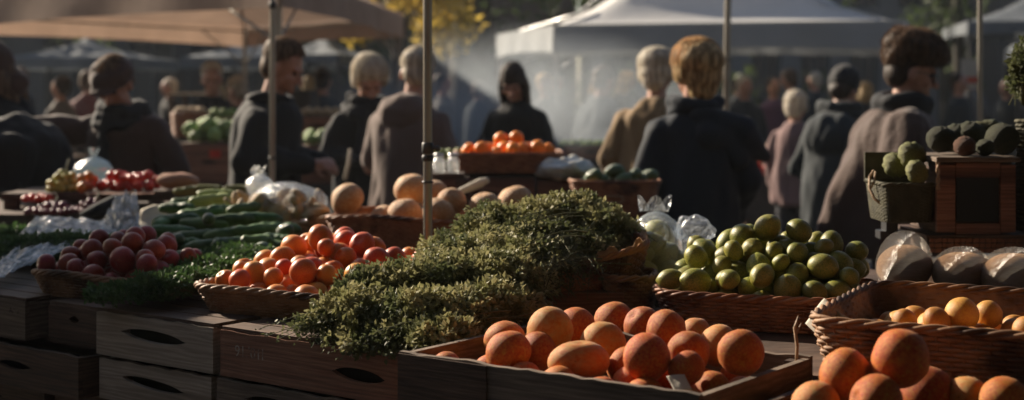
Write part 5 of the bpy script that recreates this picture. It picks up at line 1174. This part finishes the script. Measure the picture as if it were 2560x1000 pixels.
    # hair
    if hair:
        h = MB()
        if hstyle == 'short':
            h.ell((0, .036, 1.648), (.090, .098, .088), 24, 16); h.ell((0, .06, 1.58), (.078, .062, .075), 20, 12)
        elif hstyle == 'bob':
            h.ell((0, .040, 1.65), (.108, .116, .098), 26, 18); h.ell((0, .06, 1.585), (.092, .08, .08), 24, 14); h.ell((0, .07, 1.53), (.07, .055, .06), 20, 12)
            for s in (-1, 1): h.ell((s*.085, .02, 1.60), (.03, .06, .065), 14, 10)
        elif hstyle == 'long':
            h.ell((0, .02, 1.63), (.092, .105, .10), 24, 16); h.ell((0, .07, 1.50), (.10, .06, .17), 20, 14)
            for s in (-1, 1): h.ell((s*.085, .0, 1.50), (.03, .05, .14), 14, 10)
        cut = MB(); h.v = [bend(head(q)) for q in h.v]
        hme = remesh(h, 'hair', .016 if low else .009, 3); displace(hme, .009, 10, seed, .7); displace(hme, .004, 60, seed+1, .25); ho = link('hair', hme, hair, root)
        if strands and not low:
            r2 = np.random.default_rng(seed); V = []; Fc = []; nn = 0; R0 = np.array((.108, .115, .108)) if hstyle == 'bob' else np.array((.09, .102, .10)); zc = 1.635
            for _ in range(strands):
                az = r2.uniform(0, 6.28); t0 = r2.uniform(0, .9); t1 = t0+r2.uniform(.5, 1.0); 
                if abs(math.atan2(math.sin(az+1.57), math.cos(az+1.57))) < 1.0: t1 = min(t1, 1.12)
                t1 = min(t1, 2.1 if hstyle != 'short' else 1.75); ts = np.linspace(t0, t1, 5); aw_ = az+np.cumsum(r2.normal(0, .05, 5)); k = 1.0+r2.uniform(.0, .11)+np.linspace(0, r2.uniform(0, .12), 5)**1.3
                P = np.stack([R0[0]*k*np.sin(ts)*np.cos(aw_), .02+R0[1]*k*np.sin(ts)*np.sin(aw_), zc+R0[2]*k*np.cos(ts)], 1)
                w = r2.uniform(.0012, .0028); T = np.stack([-np.sin(aw_), np.cos(aw_), 0*aw_], 1)*w*np.array([1, 1, .9, .6, .2])[:, None]
                V.append(bend(head(np.concatenate([P-T, P+T])))); Fc += [(nn+i, nn+i+1, nn+6+i, nn+5+i) for i in range(4)]; nn += 10
            s_ = MB(); s_.v = V; s_.f = Fc; s_.n = nn; s_.build('strands', hair+'_strand' if hair+'_strand' in M else hair, ho)
    if hat:
        h = MB(); kind, hm_ = hat
        if kind == 'fur':
            h.ell((0, .015, 1.695), (.122, .138, .088), 30, 18); h.ell((0, .085, 1.65), (.108, .058, .065), 20, 12); h.ell((0, -.085, 1.685), (.088, .05, .034), 20, 12)
            h.v = [bend(head(q)) for q in h.v]; m_ = remesh(h, 'hat', .010, 3); displace(m_, .013, 24, 3); ho = link('fur_hat', m_, hm_, root)
            v = getv(m_); nn_ = np.empty(len(v)*3); m_.vertices.foreach_get('normal', nn_); nn_ = nn_.reshape(-1, 3); r2 = np.random.default_rng(3); ix = r2.integers(0, len(v), 9000)
            P = v[ix]+r2.normal(0, .003, (9000, 3)); D = nn_[ix]*.7+r2.normal(0, .4, (9000, 3))+np.array((0, .1, -.2)); D /= np.linalg.norm(D, axis=1)[:, None]; B = np.cross(D, r2.normal(size=(9000, 3))); B /= np.linalg.norm(B, axis=1)[:, None]
            L_ = r2.uniform(.008, .017, (9000, 1)); Q = np.stack([P-B*.0012, P+B*.0012, P+D*L_], 1).reshape(-1, 3); s_ = MB(); s_.v = [Q]; s_.n = len(Q); s_.f = [(3*i, 3*i+1, 3*i+2) for i in range(9000)]; s_.build('fur', hm_, ho)
        elif kind == 'beanie':
            h.ell((0, .025, 1.655), (.103, .115, .118), 24, 16); h.tube([(0.092*math.cos(q), .02+.106*math.sin(q), 1.612) for q in np.linspace(0, 6.28, 25)[:-1]], .012, 8, closed=True)
            h.v = [bend(head(q)) for q in h.v]; m_ = remesh(h, 'hat', .009, 3); displace(m_, .006, 30, 3); link('knit_hat', m_, hm_, root)
        elif kind == 'cap':
            h.ell((0, .015, 1.655), (.115, .125, .075), 24, 16); h.ell((0, -.10, 1.635), (.085, .06, .016), 20, 8)
            h.v = [bend(head(q)) for q in h.v]; m_ = remesh(h, 'hat', .009, 3); displace(m_, .008, 20, 3); link('flat_cap', m_, hm_, root)
        elif kind == 'hood':
            h.ell((0, .035, 1.625), (.11, .115, .125), 24, 16); h.ell((0, .06, 1.48), (.13, .10, .09), 24, 14)
            h.v = [bend(head(q)) for q in h.v]; m_ = remesh(h, 'hat', .010, 4); displace(m_, .010, 14, 3)
            v = getv(m_); link('hood', m_, hm_, root)
    if collar:
        m_, z, rr_, th = collar; k = MB(); a = np.linspace(0, 2*np.pi, 30, endpoint=False)
        for q in range(2): k.tube(bend(np.stack([rr_*np.cos(a)*(1+.06*q), .012+rr_*.92*np.sin(a)*(1+.06*q), z+th*.9*q+.012*np.sin(a*2+q)], 1)), th, 10, closed=True)
        mm_ = remesh(k, 'collar', .008, 3); displace(mm_, .008, 20, 1); link('collar', mm_, m_, root)
    if scarf:
        k = MB(); a = np.linspace(0, 2*np.pi, 30, endpoint=False)
        for q, (z, rr_) in enumerate(((1.40, .125), (1.43, .112), (1.46, .10))): k.tube(np.stack([rr_*np.cos(a), -.005+rr_*np.sin(a), z+.015*np.sin(a+q*2)-.02*(np.sin(a) < 0)], 1), .032, 10, closed=True)
        k.cap((-.03, -.12, 1.38), .04, (-.05, -.15, 1.12), .045); k.v = [bend(q) for q in k.v]
        mm_ = remesh(k, 'scarf', .008, 3); displace(mm_, .01, 24, 2); link('scarf', mm_, scarf, root)
    if hood == 'down':
        k = MB(); k.ell((0, .12, 1.37), (.15, .075, .10), 24, 14); k.ell((0, .07, 1.43), (.125, .09, .05), 24, 14); k.v = [bend(q) for q in k.v]
        mm_ = remesh(k, 'hood', .009, 3); displace(mm_, .012, 16, 2); link('hood', mm_, coat, root)
    if cape:
        k = MB()
        for (p, r0, q, r1) in cape: k.cap(p, r0, q, r1, 14)
        k.v = [bend(q) for q in k.v]; mm_ = remesh(k, 'cape', .010, 6); displace(mm_, .010, 12, 2); link('cape', mm_, coat, root)
    if not low:
        for s in (-1, 1):
            e = MB(); e.ell((s*.031, -.0735, 1.593), (.013, .011, .0095), 12, 8); e.v = [bend(head(q)) for q in e.v]; e.build('eye', 'eye', root)
    if glasses:
        k = MB()
        for s in (-1, 1):
            a = np.linspace(0, 2*np.pi, 20, endpoint=False); k.tube(np.stack([s*.034+.027*np.cos(a), np.full(20, -.098)+.006*abs(np.cos(a)), 1.588+.021*np.sin(a)], 1), .0022, 5, closed=True); k.tube([(s*.061, -.094, 1.593), (s*.082, -.03, 1.595), (s*.085, .03, 1.585)], .002, 5)
        k.tube([(-.008, -.1, 1.592), (.008, -.1, 1.592)], .002, 5); k.v = [bend(head(q)) for q in k.v]; g_ = k.build('glasses', 'metal_dark', root)
        l_ = MB(); [l_.ell((s*.034, -.098, 1.588), (.025, .001, .019), 14, 6) for s in (-1, 1)]; l_.v = [bend(head(q)) for q in l_.v]; l_.build('lenses', 'plastic_milky', g_)
    return root

# arms: ((elbow),(wrist)) for person's +x side then -x side; local frame faces -Y
FRONT = [((.24, -.02, 1.12), (.06, -.24, 1.10)), ((-.24, -.02, 1.12), (-.06, -.24, 1.09))]
person('woman with thick blonde hair in a navy coat, her back to the stall', 1735, 6.0, 1.635, yaw=188, hyaw=14, pitch=-4, coat='navy', hem=.86, flare=(.20, .17), sh=.205, hair='hair_blonde', hstyle='bob', collar=('navy', 1.425, .095, .03),
       arms=[((.225, .05, 1.12), (.17, -.16, .95)), ((-.235, .04, 1.12), (-.2, -.12, .92))], bulky=1.15, strands=4200, armr=1.05,
       cape=[((.0, .10, 1.40), .05, (-.20, .07, 1.33), .07), ((-.19, .07, 1.32), .08, (-.315, .05, 1.215), .028), ((-.03, .12, 1.32), .07, (-.30, .06, 1.215), .025), ((-.05, .10, 1.38), .06, (-.16, .08, 1.22), .07)])
person('bespectacled person in a dark fur hat and long brown coat, seen from the side', 2240, 5.9, 1.64, yaw=84, pitch=10, lean=4, coat='furcoat', hem=.80, flare=(.20, .28), sh=.22, hair='hair_dark', hat=('fur', 'fur'), collar=('scarf', 1.425, .10, .036), scarf=None,
       arms=[((.27, .02, 1.12), (.16, -.24, 1.02)), ((-.27, .02, 1.12), (-.16, -.22, 1.05))], bulky=1.25, glasses=True, armr=1.45, hump=.03, fold=.034, strands=0, sweep=.09)
person('tall man in a long black coat reading something in his hands, behind the grey pole', 664, 6.9, 1.685, yaw=80, pitch=20, lean=4, coat='blackcoat', hem=.60, flare=(.22, .19), sh=.22, hair='hair_brown', hstyle='short', collar=('blackcoat', 1.41, .10, .024), arms=[((.25, .02, 1.13), (.08, -.26, 1.12)), ((-.25, .02, 1.13), (-.07, -.25, 1.12))], bulky=1.2, strands=1300)
person('white haired woman in a dark knitted coat looking down at her hands', 912, 8.3, 1.645, yaw=18, pitch=30, lean=6, coat='blackcoat', hem=.62, flare=(.21, .15), sh=.19, hair='hair_white', hstyle='bob', arms=FRONT, scarf='scarf', strands=2500)
person('person in a beige hooded jacket turned away beside the steel pole', 1022, 7.4, 1.655, yaw=150, hyaw=30, pitch=8, lean=5, coat='beige', hem=.74, flare=(.23, .18), sh=.215, hair='hair_white', hstyle='short', hood='down', arms=[((.25, -.02, 1.12), (.1, -.24, 1.06)), ((-.25, -.02, 1.12), (-.1, -.24, 1.06))], bulky=1.2, strands=1300)
person('man in a brown coat stretching one arm sideways over the dim table', 322, 7.0, 1.62, yaw=-12, pitch=30, lean=8, coat='browncoat', hem=.66, flare=(.26, .18), sh=.22, hair='hair_brown', hstyle='short', hat=('cap', 'browncoat'), scarf='scarf', arms=[((.28, -.02, 1.10), (.22, -.16, .92)), ((-.40, -.10, 1.34), (-.66, -.16, 1.30))], bulky=1.25, strands=900)
person('hunched dark figure bending low between the hooded shopper and the brown coat', 120, 6.6, 1.60, yaw=-60, lean=34, pitch=20, coat='blackcoat', hem=.55, flare=(.24, .2), sh=.22, hair='hair_brown', hstyle='short', arms=[((.2, -.2, 1.1), (.12, -.34, .98)), ((-.2, -.2, 1.1), (-.12, -.34, .98))], bulky=1.4, hump=.06)
person('shopper in a dark hood at the far dim end of the market table', 42, 7.6, 1.69, yaw=-50, pitch=22, lean=8, coat='blackcoat', hem=.6, flare=(.22, .18), sh=.2, hair='hair_brown', hstyle='long', hat=('hood', 'browncoat'), arms=FRONT)
person('silver haired man in a dark coat facing the raised cabbage table', 530, 11.2, 1.655, yaw=10, pitch=12, coat='blackcoat', hem=.6, sh=.21, hair='hair_white', hstyle='short', arms=FRONT, strands=300)
person('white haired person mostly hidden behind the tall man in black', 598, 11.8, 1.55, yaw=-120, pitch=12, coat='greycoat', hem=.6, sh=.2, hair='hair_white', hstyle='short', strands=300)
person('dark silhouette with a round head beyond the raised table', 808, 14, 1.66, yaw=175, coat='bluegrey', hem=.7, sh=.22, hair='hair_dark', hstyle='short', strands=0)
person('dark haired woman in a black jacket looking down near the drifting smoke', 1292, 9.6, 1.63, yaw=-14, pitch=26, lean=4, coat='blackcoat', hem=.8, flare=(.19, .15), sh=.2, hair='hair_dark', hstyle='long', arms=FRONT, bulky=1.1, strands=200)
person('man in a hazy blue grey coat under the white marquee', 1492, 12.4, 1.65, yaw=130, coat='bluegrey', hem=.75, flare=(.27, .2), sh=.24, hair='hair_brown', hstyle='short', pitch=10, lean=6, strands=0)
person('person in a tan coat with pale hair behind the blonde woman', 1640, 7.9, 1.66, yaw=168, hyaw=-10, pitch=12, coat='tan', hem=.75, flare=(.24, .18), sh=.215, hair='hair_white', hstyle='bob', lean=5, arms=[((.27, .0, 1.10), (.2, -.16, .95)), ((-.27, .0, 1.10), (-.2, -.16, .95))], bulky=1.15, strands=1300)
person('person in a black knitted hat and bulky grey coat, back turned', 2080, 8.5, 1.575, yaw=140, pitch=14, lean=12, coat='greycoat', hem=.66, flare=(.21, .2), sh=.20, hair='hair_dark', hstyle='short', hat=('beanie', 'knit'), collar=('greycoat', 1.43, .115, .035), hump=.05, bulky=1.12, arms=[((.27, -.02, 1.06), (.16, -.2, .95)), ((-.27, -.02, 1.06), (-.16, -.2, .95))], strands=0)
person('short pale haired woman in a pinkish coat beside the black knitted hat', 1988, 10.8, 1.42, yaw=150, pitch=14, coat='pinkcoat', hem=.7, flare=(.24, .18), sh=.2, hair='hair_white', hstyle='bob', strands=300)
person('small person with bright blond hair glimpsed past the dark haired woman', 1364, 15, 1.62, yaw=30, coat='white', hem=.8, sh=.2, hair='hair_blonde', hstyle='short', low=True)

# far crowd: a few figures, copied
crowd_cols = ['greycoat', 'bluegrey', 'red', 'purple', 'white', 'browncoat', 'navy', 'tan', 'pinkcoat', 'blackcoat']
protos = []
for i in range(4):
    protos.append(person('', 0, 60+i, 1.66, yaw=0, coat=crowd_cols[i], hem=(.6, .8, .7, .85)[i], hair=('hair_dark', 'hair_brown', 'hair_white', 'hair_blonde')[i], hstyle=('short', 'bob', 'short', 'long')[i], low=True, sh=.2+.01*i, arms=FRONT if i % 2 else None, lean=(0, 5, 3, 8)[i], pitch=10*(i % 2)))
def variant(proto, x, y, s, yaw, coat, label):
    r_ = proto.copy(); COL.objects.link(r_); r_.location = (x, y, 0); r_.rotation_euler = (0, 0, R(yaw)); r_.scale = (s, s, s); tag(r_, label, 'person', 'people in the far crowd')
    for ch in proto.children:
        c = ch.copy(); COL.objects.link(c); c.parent = r_
        if ch.name.startswith('coat'):
            c.material_slots[0].link = 'OBJECT'; c.material_slots[0].material = M[coat]
coatword = dict(greycoat='grey', bluegrey='blue grey', red='red', purple='purple', white='pale', browncoat='brown', navy='navy', tan='tan', pinkcoat='pink', blackcoat='black')
rcr = random.Random(21)
spots = [(150, 14.5, 'white'), (215, 17, 'red'), (428, 18, 'blackcoat'), (770, 23, 'red'), (1110, 17, 'white'),
         (1190, 19, 'bluegrey'), (1390, 19, 'greycoat'), (1545, 17, 'greycoat'), (1935, 17, 'purple'),
         (1985, 19, 'navy'), (2040, 20, 'greycoat'), (2150, 18, 'blackcoat'), (2400, 16, 'greycoat'), (2425, 20, 'white'), (2520, 18, 'greycoat'),
         (560, 24, 'greycoat'), (1010, 22, 'greycoat'), (1845, 25, 'greycoat'), (1860, 15.5, 'navy'), (1480, 25, 'navy'), (1520, 24, 'tan'), (60, 18, 'navy')]
marks = ['far off by the brick building', 'near the pale far canopy', 'under the marquee shade', 'on the sunny side of the square', 'in front of the grey stone building']
for i, (px, d, cc) in enumerate(spots):
    variant(protos[i % 4], WX(px, d), d, rcr.uniform(.94, 1.04), rcr.uniform(0, 360), cc, 'distant blurred person in a %s coat in the far crowd' % coatword[cc])
for p in protos:
    for ch in list(p.children): bpy.data.objects.remove(ch)
    bpy.data.objects.remove(p)

# handbag strap seen below the white haired woman
st = MB(); st.tube([(0, 0, 0), (-.01, -.01, -.08), (-.03, -.01, -.17)], [.008, .009, .01], 8); tag(st.build('cloth_strap', 'paper', None, loc=C3(876, 372, 8.0)), 'pale strap hanging below the sleeve of the white haired woman', 'strap')

# ------------------------------------------------------------------ far stalls on the right and behind
def farstall(px0, px1, d, zt, label): slabtable(label, [(WX(px0, d), d), (WX(px1, d), d), (WX(px1, d), d+.7), (WX(px0, d), d+.7)], zt, m='wood_dark', cloth=.35)
farstall(1862, 2005, 11.6, WZ(440, 11.6), 'far table with baskets of red produce beside the pinkish coat')
basket('pale basket heaped with straw coloured roots on the far table', (WX(1940, 11.7), 11.85, WZ(440, 11.6)+.003), 0, .36, .3, .17, e=5, rows=8, stake=.05, m='wicker_pale')
cluster('', 'tomato', 'tomato', 1900, 425, 11.68, .14, .06, 14, .03, 'tomato', 'red tomato on the far table beside the pale basket', 'tomatoes on the far table', WZ(440, 11.6))
for i in range(16): fruit('potato', 'potato', (WX(1895+i % 8*13, 11.8), 11.75+.1*(i//8), WZ(378, 11.7)+.012*(i % 3)), .04, 'straw coloured root in the pale far basket', 'root', 'roots in the pale far basket', var=i % 4)
farstall(1850, 2010, 11.9, WZ(520, 11.9), 'low far shelf with packs of pink fruit')
for i, px in enumerate((1900, 1955)):
    pk = MB(); pk.box((0, 0, .055), (.16, .16, .11), taper=.9); po_ = pk.build('fruit_pack', 'tomato' if i else 'pinkcoat', None, loc=(WX(px, 11.7), 11.72, WZ(500, 11.8)), smooth=False, bevel=.008); tag(po_, ['pink wrapped pack on the low far shelf under the pale basket', 'red wrapped pack on the low far shelf near the grey coat'][i], 'pack')
    MB().box((0, 0, .005), (.17, .17, .012)).build('tray', 'paper', po_, smooth=False)
farstall(1360, 1560, 10.4, WZ(400, 10.4), 'far wooden counter behind the oranges under the marquee')
simplecrate('long reddish crate on the far counter behind the oranges', WX(1410, 10.4), WX(1545, 10.4), 10.42, 10.8, WZ(400, 10.4)+.003, WZ(366, 10.4), 'wood_red')
for i in range(14): fruit('cabbage', 'cabbage', (WX(1405+i*10, 10.5), 10.5+.05*(i % 3), WZ(362, 10.5)+.01*(i % 2)), .028, 'small pale sprout on the far counter behind the oranges', 'sprout', 'sprouts on the far counter', var=i % 4)
farstall(60, 420, 12.5, .85, 'far table in the dim corner beyond the brown coat')
cluster('', 'tomato', 'tomato', 400, 300, 12.6, .3, .12, 26, .045, 'tomato', 'blurred red tomato beyond the shoulder of the brown coat', 'tomatoes beyond the brown coat', .86)
slabtable('parked trestle with pale top far behind the tall man', [(WX(420, 17), 17), (WX(520, 17), 17), (WX(520, 17), 17.8), (WX(420, 17), 17.8)], WZ(232, 17), m='paper')
farstall(690, 770, 13, WZ(225, 13), 'distant table with pale cloth beside the tall man')
sg = empty('sign_board', (WX(2425, 17), 17, 0)); tag(sg, 'small pale sign with a red band far behind the slim pole', 'sign')
MB().box((0, 0, WZ(185, 17)), (.22, .02, .36)).build('board', 'paper', sg, smooth=False); MB().box((.02, -.013, WZ(200, 17)), (.16, .006, .07)).build('red_band', 'tomato', sg, smooth=False); MB().box((0, .02, WZ(185, 17)/2), (.03, .03, WZ(185, 17))).build('post', 'metal_dark', sg, smooth=False)

# ------------------------------------------------------------------ smoke and air
def volmat(name, dens, noise_=None, col=(.9, .93, 1), aniso=.3):
    m, N, L = new_mat(name); N.remove(N['Principled BSDF']); v = N.new('ShaderNodeVolumePrincipled'); v.inputs['Color'].default_value = (*col, 1); v.inputs['Density'].default_value = dens; v.inputs['Anisotropy'].default_value = aniso
    L.new(v.outputs[0], N['Material Output'].inputs['Volume'])
    if noise_:
        tc = N.new('ShaderNodeTexCoord'); n_ = N.new('ShaderNodeTexNoise'); n_.inputs['Scale'].default_value = noise_; n_.inputs['Detail'].default_value = 4; n_.inputs['Distortion'].default_value = 1.2
        L.new(tc.outputs['Object'], n_.inputs['Vector']); r_ = N.new('ShaderNodeMapRange'); r_.inputs[1].default_value = .30; r_.inputs[2].default_value = .72; r_.inputs[3].default_value = 0; r_.inputs[4].default_value = 1; L.new(n_.outputs['Fac'], r_.inputs[0])
        ln = N.new('ShaderNodeVectorMath'); ln.operation = 'LENGTH'; mp = N.new('ShaderNodeMapping'); mp.inputs['Scale'].default_value = (1/1.7, 1/.9, 1/.85); L.new(tc.outputs['Object'], mp.inputs[0]); L.new(mp.outputs[0], ln.inputs[0])
        f = N.new('ShaderNodeMapRange'); f.inputs[1].default_value = 1; f.inputs[2].default_value = .2; f.inputs[3].default_value = 0; f.inputs[4].default_value = 1; L.new(ln.outputs['Value'], f.inputs[0])
        mu = N.new('ShaderNodeMath'); mu.operation = 'MULTIPLY'; L.new(r_.outputs[0], mu.inputs[0]); L.new(f.outputs[0], mu.inputs[1]); m2 = N.new('ShaderNodeMath'); m2.operation = 'MULTIPLY'; m2.inputs[1].default_value = dens; L.new(mu.outputs[0], m2.inputs[0]); L.new(m2.outputs[0], v.inputs['Density'])
    return m
sk_ = MB(); sk_.ell((0, 0, 0), (1.7, .9, .85), 24, 16)
so_ = sk_.build('smoke', volmat('smoke_volume', 2.0, 1.3, (.82, .91, 1)), None, loc=(WX(1290, 10.6), 10.9, 1.15)); tag(so_, 'drifting grill smoke beside the dark haired woman', 'smoke', kind='stuff')
br_ = empty('grill', (WX(1150, 10.2), 10.2, 0)); tag(br_, 'low smoking grill hidden behind the oranges', 'grill'); MB().box((0, 0, .66), (.6, .4, .2), taper=1.1).build('bowl', 'metal_dark', br_, smooth=False)
for a in (-.25, .25):
    for b in (-.15, .15): MB().box((a, b, .28), (.03, .03, .56)).build('leg', 'metal_dark', br_, smooth=False)
hz_ = MB(); hz_.box((0, 45, 8.5), (170, 130, 19)); ho_ = hz_.build('haze', volmat('haze_air', .0008, None, (.86, .93, 1.0), .3), None, smooth=False); tag(ho_, kind='stuff')
